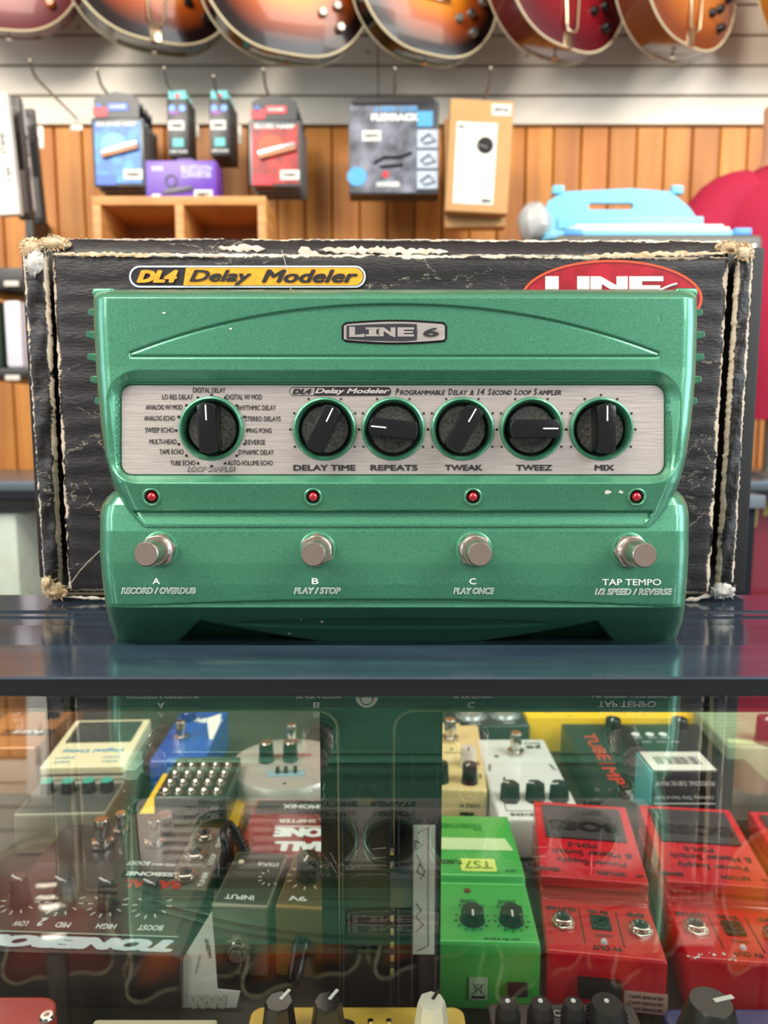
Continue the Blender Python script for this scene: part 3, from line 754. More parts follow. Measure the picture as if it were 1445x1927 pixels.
# ragged strips of torn paper along the upper fold and the lower edge
def ragged(p0, p1, hh, Y, seed, m_, step=6, nm='torn_strip'):
    rg = random.Random(seed); n = int((p1[0] - p0[0]) / step); up, dn = [], []
    for i in range(n + 1):
        t = i / n; x_ = p0[0] + (p1[0] - p0[0]) * t; y_ = p0[1] + (p1[1] - p0[1]) * t; k = math.sin(math.pi * t) ** .4 if 0 < t < 1 else 0.05
        up.append(at(x_, y_ - hh * k * rg.uniform(.2, 1), Y + .0006)); dn.append(at(x_ + rg.uniform(-2, 2), y_ + hh * k * rg.uniform(.2, 1), Y))
    b = B(); N_ = n + 1
    mid = [(a_ + b_) / 2 + Vector((0, -.0004, 0)) for a_, b_ in zip(up, dn)]
    b._add(up + mid + dn, [[i, i + 1, N_ + i + 1, N_ + i] for i in range(n)] + [[N_ + i, N_ + i + 1, 2 * N_ + i + 1, 2 * N_ + i] for i in range(n)])
    return b.build(nm, m_, carton, True)
kraft2 = mat('pale_torn', (200, 192, 184), .85, var=(150, (186, 172, 154)), bump=(500, .6))
ragged((100, 478), (330, 480), 6, BY - .001, 11, M['torn']); ragged((285, 480), (420, 481), 5, BY - .001, 12, kraft2)
ragged((410, 466), (500, 468), 9, BY + .002, 13, kraft2); ragged((560, 474), (600, 478), 15, BY + .001, 14, kraft2)
ragged((600, 470), (845, 474), 10, BY + .0015, 15, kraft2); ragged((845, 480), (1100, 481), 2.5, BY - .001, 16, kraft2); ragged((1090, 482), (1370, 476), 7, BY - .001, 17, M['torn'])
ragged((560, 451), (980, 452), 2, BY + .008, 18, kraft2); ragged((150, 450), (420, 450), 1.6, BY + .009, 21, kraft2)
ragged((108, 1122), (215, 1128), 4, BY - .001, 19, kraft2); ragged((1288, 1130), (1352, 1118), 6, BY - .001, 20, kraft2)
strokes(fp, [[(530, 470), (538, 500), (548, 548)]], .00016, kraft2, BY - .0016, 'scratch')
strokes(fp, [[(535, 560), (300, 480), (296, 480)], [(190, 1035), (165, 1058), (150, 1075), (126, 1108)]][1:], .00025, kraft2, BY - .0016, 'crease')
# print on the front
CS = lambda px, py: BY - .0013
def cshape(loops, mt, lift=0, name='printed_badge'): return pshape(loops, mt, CS, lift, fp, name)
cshape([rrect(465.5, 520.5, 222.5, 20.5, 20), rrect(465.5, 520.5, 219.5, 17.5, 17.5)], mat('badge_outline', (206, 212, 224), .4))
cshape([rrect(465.5, 520.5, 219.5, 17.5, 17.5)], M['ink'], -.0003)
cshape([[(345, 537), (350, 504), (666, 504)] + [(666 + 17 * math.sin(R(a)), 520.5 - 16.5 * math.cos(R(a))) for a in range(15, 180, 15)] + [(666, 537)]], M['amber'], .0003)
ptext('DL4', 296, 520, 78, 24, M['amber'], CS, shear=.3, bold=.07, lift=.0004, parent=fp)
ptext('Delay', 415, 522, 118, 29, M['ink'], CS, shear=.3, bold=.038, lift=.0006, parent=fp)
ptext('Modeler', 583, 519.5, 182, 25, M['ink'], CS, shear=.3, bold=.038, lift=.0006, parent=fp)
ptext('Programmable Delay & Loop Sampler', 440, 553, 370, 16, M['amber'], CS, bold=.04, lift=.0004, parent=fp)
el = lambda a_, b_, n=60: [(1151 + a_ * math.cos(2 * math.pi * i / n), 562 + b_ * math.sin(2 * math.pi * i / n)) for i in range(n)]
cshape([el(171, 73)], M['boxorange'], .0002, 'printed_logo'); cshape([el(166, 69)], mat('logo_dark', (110, 16, 30), .4), .0003, 'printed_logo'); cshape([el(162, 66)], M['boxred'], .0004, 'printed_logo')
cshape([[(1026, 520), (1051, 520), (1051, 541), (1051, 541), (1051, 544), (1026, 544)], [(1026, 546), (1084, 546), (1082, 562), (1026, 562)],
        [(1086, 520), (1109, 520), (1109, 544), (1086, 544)], [(1086, 546), (1109, 546), (1109, 562), (1086, 562)],
        [(1111, 520), (1130, 520), (1160, 537), (1160, 520), (1181, 520), (1181, 544), (1148, 544), (1132, 534), (1132, 544), (1111, 544)],
        [(1111, 546), (1132, 546), (1132, 562), (1111, 562)], [(1158, 546), (1181, 546), (1181, 562), (1158, 562)],
        [(1184, 520), (1248, 520), (1248, 529), (1208, 529), (1208, 537), (1242, 537), (1242, 544), (1184, 544)], [(1184, 546), (1240, 546), (1240, 562), (1184, 562)]], M['boxwhite'], .0006, 'printed_logo')
strokes(fp, [[(1235, 552), (1246, 544), (1260, 538), (1274, 534)]], .0006, M['boxwhite'], BY - .0022, 'printed_logo')
# ================================================================== THINGS IN THE DISPLAY CASE
def place2(L_, R_, zt, zb):
    A = atz(L_[0], L_[1], zt); C = atz(R_[0], R_[1], zt); m = (A + C) / 2
    return (m.x, m.y, zb), math.atan2(C.y - A.y, C.x - A.x), (C - A).length
PROF = Matrix(((0, 0, 1, 0), (1, 0, 0, 0), (0, 1, 0, 0), (0, 0, 0, 1)))    # (y,z) profile pushed along x
def pcase(parent, prof, w_, mt, bev=.003, name='enclosure', x=0):
    return B().prism(prof, x - w_ / 2, x + w_ / 2, PROF, bev=bev, seg=3).build(name, mt, parent)
def knob(parent, x, y, z, r, h, mt, ptr, ang=0, sides=28, taper=.9, line=True):
    k = B().lathe([(0, h), (r * taper * .92, h), (r * taper, h * .93), (r, h * .1), (r * 1.06, 0)], TR(x, y, z), n=sides).build('knob', mt, parent, sharp=30)
    if line:
        a = R(ang); B().box((0, r * .5, h + .0001), (r * .16, r * .75, .0005), TR(x, y, z) @ Matrix.Rotation(a, 4, 'Z')).build('pointer', ptr, k)
    return k
def stomp(parent, x, y, z, k=1.0):
    f = B().lathe([(0, .021 * k), (.0050 * k, .021 * k), (.0055 * k, .0203 * k), (.0055 * k, .010 * k), (.0046 * k, .0095 * k), (.0046 * k, .003 * k)], TR(x, y, z), n=24).build('footswitch', M['chrome'], parent)
    hx = [(.0088 * k * math.cos(R(60 * i)), .0088 * k * math.sin(R(60 * i))) for i in range(6)]
    B().prism(hx, 0, .0045 * k, TR(x, y, z), bev=.0006).build('hex_nut', M['chrome'], f); return f
def jack(parent, x, y, z, k=1.0, m=None):
    m = m or TR(x, y, z)
    hx = [(.0085 * k * math.cos(R(60 * i + 20)), .0085 * k * math.sin(R(60 * i + 20))) for i in range(6)]
    j = B().prism(hx, 0, .0025 * k, m, bev=.0005).lathe([(.0062 * k, .002 * k), (.0062 * k, .0045 * k), (.0055 * k, .005 * k), (.0045 * k, .005 * k), (.0042 * k, .002 * k)], m, n=24).build('jack_socket', M['chrome'], parent)
    B().lathe([(0, .0032 * k), (.0043 * k, .0032 * k)], m, n=20).build('socket_hole', M['black'], j); return j
def flat(parent, poly, z, mt, name='printed_panel', h=.0003):
    return B().prism(poly, z, z + h).build(name, mt, parent)
def ticks(parent, x, y, z, r0, r1, mt, n=11, a0=-140, a1=140, flip=180, w_=.0006):
    b = B()
    for i in range(n):
        a = R(a0 + (a1 - a0) * i / (n - 1) + flip)
        b.box((0, (r0 + r1) / 2, 0), (w_, r1 - r0, .0003), TR(x, y, z) @ Matrix.Rotation(a, 4, 'Z'))
    return b.build('scale_marks', mt, parent)

# --- the red master-switch pedals (and the cream one has the same build)
def compact(loc, rz, w_, body, pad, label, group, name='switch_pedal', tray=None):
    t = thing(name, label, 'effects pedal', loc, rz, group)
    prof = [(0, .001), (0, .0375), (.052, .0375), (.0535, .0400), (.0545, .0525), (.145, .0605), (.147, .001)]
    # lower tray and treadle
    pcase(t, [(0, .001), (0, .0375), (.053, .0375), (.0545, .043), (.141, .043), (.143, .001)], w_, tray or body, .0025)
    tr = pcase(t, [(.0555, .0445), (.0545, .0525), (.1445, .0600), (.1455, .0445)], w_ * .985, body, .0014, 'treadle')
    pd = B().prism([(-w_ * .40, .098), (w_ * .40, .098), (w_ * .41, .138), (-w_ * .41, .138)], 0, .0016, bev=.0006)
    sl = (.0600 - .0525) / .090
    o = pd.build('rubber_pad', pad, tr)
    for v in o.data.vertices: v.co.z += .0525 + (v.co.y - .0545) * sl
    B().lathe([(0, .001), (.0022, .001), (.0026, 0)], TR(w_ * .5, .050, .030) @ Matrix.Rotation(R(90), 4, 'Y'), n=12).build('side_screw', M['chrome'], t)
    return t, (lambda u, v: (u, v, .0525 + (v - .0545) * sl + .0003)), (lambda u, v: (u, v, .0525 + (v - .0545) * sl + .0020))
darkred_pad = mat('charcoal_rubber', (58, 54, 56), .45, bump=(500, .3))
RI = mat('dark_print', (34, 4, 12), .6)
def red_pedal(L_, R_, label):
    loc, rz, w_ = place2(L_, R_, ZD + .0375, ZD)
    t, S1, S2 = compact(loc, rz, w_, M['red'], darkred_pad, label, 'red pedals in a row')
    ltext(t, 'BOSS', 0, .112, 0, .052, .012, mat('pad_emboss', (24, 22, 24), .3), plane=S2, bold=.05)
    for s, x_, y_, w2, h2 in (('PSM-5', -.006, .0915, .021, .0058), ('& Master Switch', 0, .0825, .056, .0062), ('Power Supply', -.002, .0735, .048, .0072)): ltext(t, s, x_ + .002, y_, 0, w2, h2, RI, plane=S1, bold=.025)
    for s, x_ in (('RETURN', .016), ('SEND', -.0255)): ltext(t, s, x_ - .004, .0625, 0, .019 if s == 'RETURN' else .0145, .0042, RI, plane=S1, bold=.035)
    b = B()
    for x_ in (.0300, -.0135):
        pass
    for x_, d in ((.0335, 1), (-.0345, 1)):
        sl = S1(x_, .0625)
        b.box((sl[0] - .002, sl[1], sl[2]), (.0052, .0007, .0003)); b.prism([(sl[0] + .0006 - .005, sl[1]), (sl[0] - .0014 - .001, sl[1] + .0022), (sl[0] - .0014 - .0018, sl[1])], sl[2], sl[2] + .0002); b.prism([(sl[0] + .0006 - .005, sl[1]), (sl[0] - .0014 - .001, sl[1] - .0022), (sl[0] - .0014 - .0018, sl[1])], sl[2], sl[2] + .0002)
    b.build('printed_arrows', RI, t)
    zt = .0378
    for s, x_, w2 in (('GUITAR', -.0235, .020), ('9V IN', .001, .013), ('AMP', .0255, .0120)): ltext(t, s, x_, .0425, zt, w2, .0042, RI, bold=.04)
    ltext(t, 'CHECK', .001, .0190, zt, .011, .0028, RI, bold=.02); ltext(t, '9V OUT', .0015, .0075, zt, .0180, .0040, RI, bold=.035)
    jack(t, -.0235, .0280, .0375, 1.0); jack(t, .0255, .0270, .0375, 1.0)
    s_ = B().box((.001, .031, .0382), (.0125, .013, .0022), bev=.0006).build('power_socket', M['matblack'], t)
    B().lathe([(.0036, 0), (.0046, 0), (.0046, .0014), (.0036, .0014)], TR(.001, .031, .0388), n=20).lathe([(0, .0022), (.0011, .0022), (.0012, 0)], TR(.001, .031, .0388), n=10).build('socket_ring', M['knobblack'], s_)
    B().lathe([(0, .0024), (.0014, .002), (.0022, .0008), (.0022, 0)], TR(.0005, .0130, .0375), n=16).build('clear_led', mat('clear_lamp', (206, 200, 206), .1), t)
    B().box((-.0115, .0280, .0377), (.0006, .034, .0004)).box((.0125, .0270, .0377), (.0006, .034, .0004)).build('printed_lines', RI, t)
    return t
r1 = red_pedal((1027, 1790), (1258, 1812), 'red pedal with black pad and two jack sockets, directly right of the leaf green pedal')
r2 = red_pedal((1297, 1804), (1527, 1822), 'second red pedal from the left, chipped white on its near edge')
r3 = red_pedal((1566, 1826), (1800, 1846), 'red pedal cut off by the right side, only its corner showing')
p_ = B().box((.024, -.0006, .010), (.026, .001, .0135), bev=.0002).build('adaptor_sticker', mat('pink_sticker', (206, 160, 152), .5), r1)
for i in range(3): ltext(r1, 'USE POWER SUPPLY', .024, -.0013, .014 - i * .004, .021, .0022, RI, rot=180, plane='near', bold=.02)
B().box((-.004, -.003, .018), (.026, .005, .012), bev=.001).build('battery_door', M['matblack'], r1)
b = B(); rg = random.Random(5)
for i in range(16): b.lathe([(0, .0002), (rg.uniform(.0004, .0011), .0002), (.0003, 0)], TR(rg.uniform(-.036, -.005), rg.uniform(.0005, .007), .0376), n=6)
b.build('paint_chips', M['whiteink'], r2)

# --- leaf green overdrive pedal
loc, rz, w_ = place2((787, 1774), (1018, 1779), ZD + .0456, ZD)
t = thing('overdrive_pedal', 'leaf green pedal with lime label and two black knobs beside the dark door post', 'effects pedal', loc, rz)
pcase(t, [(0, .001), (-.001, .040), (.001, .0456), (.058, .0475), (.060, .0515), (.063, .052), (.150, .046), (.152, .001)], w_, M['tsgreen'], .0022)
tz = lambda u, v: (u, v, .0520 - (v - .063) * .069 + .0003)
vs, fs = plate2d([[(-.037, .094), (.034, .094), (.030, .112), (-.033, .112)]]); mapped('printed_band', vs, fs, tz, M['palegreen'], t, False)
vs, fs = plate2d([rrect(.006, .0730, .0125, .0085, .0015)]); lm = mapped('name_label', vs, fs, tz, M['lime'], t, False)
ltext(lm, 'TS7', .006, .0730, 0, .020, .0105, M['limeink'], plane=lambda u, v: (u, v, tz(u, v)[2] + .0002), bold=.02)
ltext(t, 'TUBESCREAMER', -.0235, .0765, 0, .038, .0060, mat('dark_green_print', (20, 80, 34), .5), plane=tz, bold=.03)
ltext(t, 'Ibanez', -.005, .1300, 0, .038, .011, mat('mid_green_print', (52, 150, 64), .5), plane=tz, bold=.04)
ltext(t, 'OUT', .028, .0660, 0, .008, .0026, M['ink'], plane=tz, bold=.02)
for x_, s in ((.0015, 'TONE'), (.0265, 'DRIVE')):
    kb_ = knob(t, x_ - .004, .0215, .0465, .0078, .0075, M['knobblack'], M['white'], 178)
    ticks(t, x_ - .004, .0215, .0465, .0098, .0115, M['ink'])
    ltext(t, s, x_ - .005, .0385, .0475, .0115, .0034, M['ink'], bold=.03); ltext(t, '10', x_ - .0105, .0345, .0472, .003, .0024, M['ink']); ltext(t, '0', x_ + .004, .0345, .0472, .0015, .0024, M['ink'])
B().lathe([(0, .001), (.0022, .0008), (.0024, 0)], TR(.0005 - .004, .0495, .0472), n=14).build('mode_led', mat('dull_red_lamp', (110, 50, 40), .3), t)
ltext(t, 'DC 9V 0.8mA', .014, .0045, .0460, .022, .0020, M['ink'])
st_ = B().box((-.0005, -.0015, .0170), (.0115, .001, .0150), bev=.0002).build('disposal_sticker', mat('sticker_green', (170, 196, 160), .4), t)
b = B()
for q in (((-.004, 0, .021), (.004, 0, .013)), ((.004, 0, .021), (-.004, 0, .013)), ((-.0022, 0, .0195), (-.0015, 0, .0145)), ((.0022, 0, .0195), (.0015, 0, .0145)), ((-.003, 0, .0197), (.003, 0, .0197))):
    b.tube([Vector(q[0]) + Vector((-.0005, -.0021, 0)), Vector(q[1]) + Vector((-.0005, -.0021, 0))], .00022, n=4)
b.box((-.0005, -.0021, .0115), (.0085, .0003, .0016)); b.build('printed_symbol', M['ink'], st_)
B().box((.0235, -.003, .018), (.012, .004, .0075), bev=.0008).build('rear_foot', M['matblack'], t)

# --- cream compact delay at the left
loc, rz, w_ = place2((24, 1533), (200, 1529), ZD + .0375, ZD)
t, S1, S2 = compact(loc, rz, w_, mat('ivory_enamel', (226, 216, 178), .4), mat('slate_rubber', (52, 60, 58), .45), 'ivory digital pedal with blue writing and teal knobs at the far left of the case', None, 'digital_pedal', mat('shaded_ivory', (128, 124, 106), .4))  # tray grey paints in the shade on the lower ivory body
BI = mat('sky_blue_print', (56, 150, 190), .5)
ltext(t, 'Digital Delay', 0, .0830, 0, .058, .0075, BI, plane=S1, bold=.03)
for s, x_ in (('INPUT', -.022), ('OUTPUT', .022)): ltext(t, s, x_, .0630, 0, .014, .003, BI, plane=S1); ltext(t, s, x_, .0705, 0, .018, .003, BI, plane=S1)
pcase(t, [(.002, .0370), (.002, .0385), (.050, .0385), (.050, .0370)], w_ * .93, mat('grey_panel', (70, 74, 70), .4), .0004, 'control_panel')
for x_ in (-.024, -.006, .012, .028): 
    k_ = knob(t, x_, .036, .0385, .0060, .010, M['knobblack'], M['white'], 150, line=False)
    B().lathe([(0, .0006), (.0052, .0006), (.0054, 0)], TR(x_, .036, .0485), n=20).build('knob_cap', mat('teal_cap', (54, 160, 140), .4), k_)

# --- brown boxed pedal, far left
def simple(L_, R_, zt, length, mt, name, label, cat='effects pedal', bev=.003, zb=None, grp=None):
    zb = ZD if zb is None else zb
    loc, rz, w_ = place2(L_, R_, zt, zb); h = zt - zb
    t = thing(name, label, cat, loc, rz, grp)
    pcase(t, [(0, .0005), (0, h), (length, h), (length, .0005)], w_, mt, bev)
    return t, w_, h
t, w_, h = simple((-70, 1407), (67, 1406), -.222, .12, mat('copper_brown', (168, 112, 70), .35, .3, coat=.3), 'wah_pedal', 'copper brown pedal with a small name plate at the far left edge')
np_ = B().box((.012, .034, h + .0005), (.052, .014, .0012), bev=.0004).build('name_plate', mat('plate_dark', (70, 56, 60), .3, .5), t)
ltext(np_, 'FUZZ', .012, .034, h + .0013, .030, .007, M['whiteink'], bold=.04)
stomp(t, -.02, .085, h); knob(t, .02, .075, h, .007, .010, M['black'], M['white'], 30)

# --- blue pedal
t, w_, h = simple((280, 1432), (384, 1431), -.230, .125, M['blue'], 'blue_pedal', 'bright blue pedal with white wording behind the studded black pedal')
ltext(t, 'SWIM', .010, .095, h + .0003, .030, .012, M['whiteink'], bold=.08, rot=165)
stomp(t, -.008, .050, h, .9); knob(t, -.012, .098, h, .008, .010, M['navy'], M['white'], 40)
tg = thing('price_tag', 'small white price tag leaning against the blue pedal', 'tag', at(402, 1400, .72))
P = [at(389, 1352, .742), at(416, 1343, .742), at(413, 1362, .735), at(395, 1402, .722)]
b = B(); b._add(P + [p + Vector((.0004, .0008, 0)) for p in P], [[0, 1, 2, 3], [7, 6, 5, 4], [0, 4, 5, 1], [1, 5, 6, 2], [2, 6, 7, 3], [3, 7, 4, 0]]); b.build('tag_card', M['paper'], tg, True)
B().tube([at(396, 1398, .722), at(394, 1412, .716), at(384, 1425, .70)], .0004, n=5).build('string', M['white'], tg, True)

# --- yellow box lying under the studded pedal
t, w_, h = simple((236, 1574), (441, 1572), -.243, .13, M['yellow'], 'yellow_box', 'flat yellow box lying under the black studded pedal', 'box', .001)
B().box((-w_ * .30, .02, h + .0004), (.012, .012, .0006)).box((0, .005, h + .0004), (w_ * .7, .0014, .0006)).build('printed_marks', M['ink'], t)
t2, w_, h = simple((288, 1500), (424, 1499), -.214, .075, mat('green_black_enamel', (28, 40, 38), .3, coat=.3), 'studded_pedal', 'black pedal covered in rows of small chrome studs, on the flat yellow box', zb=-.2429)
for j in range(4):
    for i in range(5):
        B().lathe([(0, .0042), (.0022, .0040), (.0032, .003), (.0032, .001), (.0042, .0008), (.0044, 0)], TR((i - 2) * w_ * .18, .008 + j * .0155, h), n=14).build('stud', M['chrome'], t2)
# --- round silver fuzz
c = atz(541, 1432, -.226)
t = thing('round_pedal', 'round silver pedal with two black knobs behind the dark door post', 'effects pedal', (c.x, c.y, ZD), R(4))
B().lathe([(0, .001), (.050, .001), (.056, .006), (.0575, .014), (.056, .040), (.0530, .0445), (.047, .0458), (0, .0462)], n=72).build('enclosure', mat('hammered_silver', (204, 200, 192), .34, .45), t)
for x_ in (-.020, .0025): 
    k_ = knob(t, x_, .002, .046, .0072, .018, M['knobblack'], M['white'], line=False)
    B().lathe([(0, .0008), (.0052, .0008), (.006, 0)], TR(x_, .002, .064), n=24).build('silver_cap', M['satin'], k_)
sw_ = B().box((.0, -.026, .0466), (.034, .010, .0012), bev=.0004).build('switch_plate', mat('pale_blue_plate', (150, 178, 190), .4), t)
for x_ in (-.0075, 0, .0085): B().box((x_, -.025, .0492), (.0036, .0062, .005), bev=.0006).build('slide_switch', M['black'], sw_)
stomp(t, .002, .040, .0455, .95)
B().lathe([(0, .0004), (.0018, .0004)], TR(0, -.044, .0455), n=12).build('screw_hole', M['black'], t)
B().box((.002, .011, .0463), (.040, .003, .0004)).build('red_stripe', mat('stripe_red', (190, 60, 70), .4), t)

# --- red phase pedal
t, w_, h = simple((442, 1612), (660, 1614), -.235, .088, mat('brick_red_enamel', (132, 40, 38), .35, coat=.3), 'phase_pedal', 'brick red pedal with bold white lettering left of the dark door post')
flat(t, [(-w_ * .5 + .003, .062), (w_ * .5 - .003, .062), (w_ * .5 - .003, .084), (-w_ * .5 + .003, .084)], h, M['matblack'])
ltext(t, 'HARMONIX', .006, .074, h + .0005, .050, .0065, M['whiteink'], bold=.03, shear=-.2)
ltext(t, 'PHASE SHIFTER', .010, .051, h + .0003, .058, .0055, M['whiteink'], bold=.03)
ltext(t, 'STONE', .010, .034, h + .0003, .060, .014, M['whiteink'], bold=.09); ltext(t, 'SMALL', .012, .014, h + .0003, .058, .014, M['whiteink'], bold=.09)
B().box((.010, .0425, h + .0003), (.06, .0012, .0004)).build('white_rule', M['whiteink'], t)
stomp(t, .024, .050, h, 1.15)
# --- two near pedals left of the post
def jackpedal(L_, R_, mt, topm, name, label, words):
    loc, rz, w_ = place2(L_, R_, ZD + .050, ZD); t = thing(name, label, 'effects pedal', loc, rz)
    pcase(t, [(0, .001), (0, .0500), (.062, .0500), (.062, .001)], w_, mt, .0016)
    flat(t, [(-w_ * .47, .003), (w_ * .47, .003), (w_ * .47, .060), (-w_ * .47, .060)], .0499, topm)
    return t, w_
t, w_ = jackpedal((397, 1703), (503, 1709), mat('satin_steel', (150, 142, 126), .38, .55), mat('graphite_panel', (58, 60, 54), .35, .3), 'steel_pedal', 'steel grey pedal with a hex nut socket on its near side', None)
ltext(t, 'INPUT', -.002, .009, .0504, .020, .0050, M['whiteink'], bold=.03, shear=-.2); ltext(t, 'STATUS', .008, .047, .0504, .015, .0040, M['whiteink'], bold=.02)
ticks(t, .014, .032, .0504, .007, .0095, M['whiteink'], 7, -150, 30)
jack(t, 0, 0, 0, 1.15, m=frame((-.001, -.0002, .020), (0, -1, 0)))
B().lathe([(0, .004), (.0042, .004), (.0046, 0)], frame((-.001, -.004, .020), (0, -1, 0)), n=20).build('plug_tip', M['satin'], t)
B().lathe([(0, .0016), (.002, .001), (.0022, 0)], TR(-.012, .048, .0500), n=12).build('indicator', mat('cream_lamp', (226, 214, 180), .3), t)
t, w_ = jackpedal((517, 1706), (640, 1714), mat('brass_enamel', (150, 116, 66), .38, .5), mat('bronze_panel', (96, 78, 44), .35, .4), 'brass_pedal', 'brass coloured pedal with a black plug on its near side, touching the door post', None)
ltext(t, '9V', -.008, .009, .0504, .012, .0050, M['whiteink'], bold=.03, shear=-.2); ltext(t, 'OUT', .022, .008, .0504, .012, .0050, M['whiteink'], bold=.03, shear=-.2)
ticks(t, -.006, .034, .0504, .012, .0155, M['whiteink'], 11, -150, 150); ticks(t, .026, .040, .0504, .012, .0155, M['whiteink'], 9, -150, 150)
knob(t, -.006, .034, .0500, .0085, .016, mat('smoky_knob', (54, 46, 34), .2), M['white'], 170); 
pg = B().lathe([(0, .026), (.0035, .026), (.0052, .020), (.0052, .008), (.0062, .006), (.0062, 0)], frame((-.004, -.0005, .026), (0, -1, -.35)), n=20).build('black_plug', M['knobblack'], t)

# --- the large bass preamp pedal
loc, rz, w_ = place2((-66, 1786), (338, 1800), ZD + .0375, ZD)
t = thing('preamp_pedal', 'large dark bass preamp pedal with huge white lettering at the lower left', 'effects pedal', loc, rz)
dk = mat('brown_black_panel', (58, 52, 50), .3, .2, coat=.3)
pcase(t, [(0, .001), (0, .0375), (.134, .0440), (.136, .001)], w_, dk, .0012)
tz = lambda u, v: (u, v, .0375 + v * .0485 + .0004)
def tflat(poly, mt, name='printed_panel', k=0.0):
    vs, fs = plate2d([poly]); return mapped(name, vs, fs, lambda u, v: (u, v, tz(u, v)[2] + k), mt, t, False)
X = lambda px, py: (lambda q: (q.x, q.y))((Matrix.Rotation(-rz, 4, 'Z') @ (atz(px, py, ZD + .040) - Vector(loc))))
tflat([(-w_ / 2 + .002, .016), (w_ / 2 - .004, .016), (w_ / 2 - .009, .020), (w_ / 2 - .009, .085), (-w_ / 2 + .002, .085)], mat('panel_grey', (84, 78, 72), .35, .3))
vs = None
u0, v0 = X(315, 1785)
ltext(t, 'TONEBONE', u0 - .072, .0078, 0, .150, .0105, mat('ice_white_print', (206, 222, 226), .4), plane=tz, bold=.10, shear=.3)
tflat([(-w_ / 2 + .002, .0150), (w_ / 2 - .006, .0150), (w_ / 2 - .006, .0160), (-w_ / 2 + .002, .0160)], mat('pale_line', (170, 196, 180), .4), 'printed_line', .0002)
for s, px, kx in (('BOOST', 276, 305), ('HIGH', 190, 220), ('MID', 105, 135), ('LOW', 22, 50)):
    u, v = X(px, 1757); ltext(t, s, u, .0225, 0, .0043 * len(s) * .75, .0048, M['whiteink'], plane=lambda a_, b_: (a_, b_, tz(a_, b_)[2] + .0003), bold=.03)
    u, v = X(kx - 22, 1710)
    kk = knob(t, u, .043, tz(0, .043)[2], .0068, .019, mat('smoked_clear', (70, 70, 66), .12), M['white'], 0, line=False, taper=.8)
    B().tube([(u + .002, .0400, tz(0, .043)[2] + .004), (u + .0035, .0395, tz(0, .043)[2] + .0185), (u - .001, .0400, tz(0, .043)[2] + .0197), (u - .0045, .0425, tz(0, .043)[2] + .0195)], .0007, n=5).build('pointer', M['white'], kk)
    ticks(t, u, .043, tz(0, .043)[2] + .0003, .0100, .0135, M['whiteink'], 9, -120, 120, w_=.0008)
u, v = X(62, 1757); ltext(t, '2', u, .0245, 0, .005, .0075, M['whiteink'], plane=lambda a_, b_: (a_, b_, tz(a_, b_)[2] + .0003), bold=.04, shear=.3)
u, v = X(287, 1668); q_ = tflat([(u - .026, .0710), (u + .026, .0710), (u + .026, .0790), (u - .026, .0790)], M['matblack'], 'printed_strip', .0002)
ltext(t, 'BASSBONE', u, .0750, 0, .046, .0046, M['whiteink'], plane=lambda a_, b_: (a_, b_, tz(a_, b_)[2] + .0005), bold=.05)
ltext(t, 'RADIAL', u, .0640, 0, .040, .0085, mat('red_print', (190, 50, 44), .4), plane=lambda a_, b_: (a_, b_, tz(a_, b_)[2] + .0005), bold=.06)
u, v = X(248, 1650); ltext(t, 'BOOST', u, .0870, 0, .017, .0045, M['whiteink'], plane=lambda a_, b_: (a_, b_, tz(a_, b_)[2] + .0003), bold=.03)
stp = tflat([(w_ / 2 - .030, .060), (w_ / 2 - .0015, .060), (w_ / 2 - .0015, .133), (w_ / 2 - .030, .133)], mat('steel_panel', (128, 124, 112), .35, .5), 'jack_panel', .0001)
for s, v_ in (('TUNER', .071), ('LOOP', .094), ('OUTPUT', .118)):
    ltext(t, s, w_ / 2 - .0060, v_, 0, .0032 * len(s), .0042, M['whiteink'], rot=90, plane=lambda a_, b_: (a_, b_, tz(a_, b_)[2] + .0004), bold=.03)
    jack(t, w_ / 2 - .019, v_ + .002, tz(0, v_)[2])
stomp(t, w_ / 2 - .055, .110, tz(0, .11)[2]); stomp(t, w_ / 2 - .095, .108, tz(0, .108)[2])
ltext(t, '15VDC 400mA', w_ / 2 - .040, .086, 0, .018, .0028, M['whiteink'], plane=lambda a_, b_: (a_, b_, tz(a_, b_)[2] + .0003))
# --- instruction sheet, cable
sh = thing('leaflet', 'white printed leaflet standing between the large preamp and the steel pedal', 'leaflet', at(400, 1900, .425))
Yp = lambda py: .4230 + .006 * (1912 - py) / 200
poly = [(343, 1806), (398, 1716), (404, 1790), (409, 1862), (452, 1866), (441, 1911), (337, 1911)]
P = [at(a_, b_, Yp(b_)) for a_, b_ in poly]; n = len(P)
b = B(); b._add(P + [p + Vector((0, .0006, 0)) for p in P], [list(range(n)), list(range(2 * n - 1, n - 1, -1))] + [[i, (i + 1) % n, n + (i + 1) % n, n + i] for i in range(n)]); b.build('paper_sheet', M['paper'], sh, True)
SH = lambda px, py: Yp(py) - .0004
ptext('WW', 388, 1888, 78, 33, mat('grey_print', (196, 196, 184), .6), SH, shear=-.2, bold=.08, parent=sh)
vs, fs = text2d('WARRANTY', 46, 8, 0, .03); mapped('lettering', vs, fs, lambda u, v, k=0: at(393 + v * -1 + u * .22, 1790 + u, SH(0, 1790)), M['ink'], sh)
vs, fs = text2d('warrants this', 52, 5, 0, .0); mapped('lettering', vs, fs, lambda u, v, k=0: at(370 - v - u * .26, 1822 + u, SH(0, 1822)), M['ink'], sh)
cb = thing('patch_cable', 'black cable with ribbed strain relief and metal plug between the left pedals', 'cable', at(430, 1600, .52))
P = [at(400, 1700, .50), at(415, 1650, .505), at(424, 1600, .51), at(420, 1566, .52), at(432, 1550, .535), at(450, 1580, .53), at(470, 1625, .52), at(500, 1670, .51), at(518, 1700, .505)]
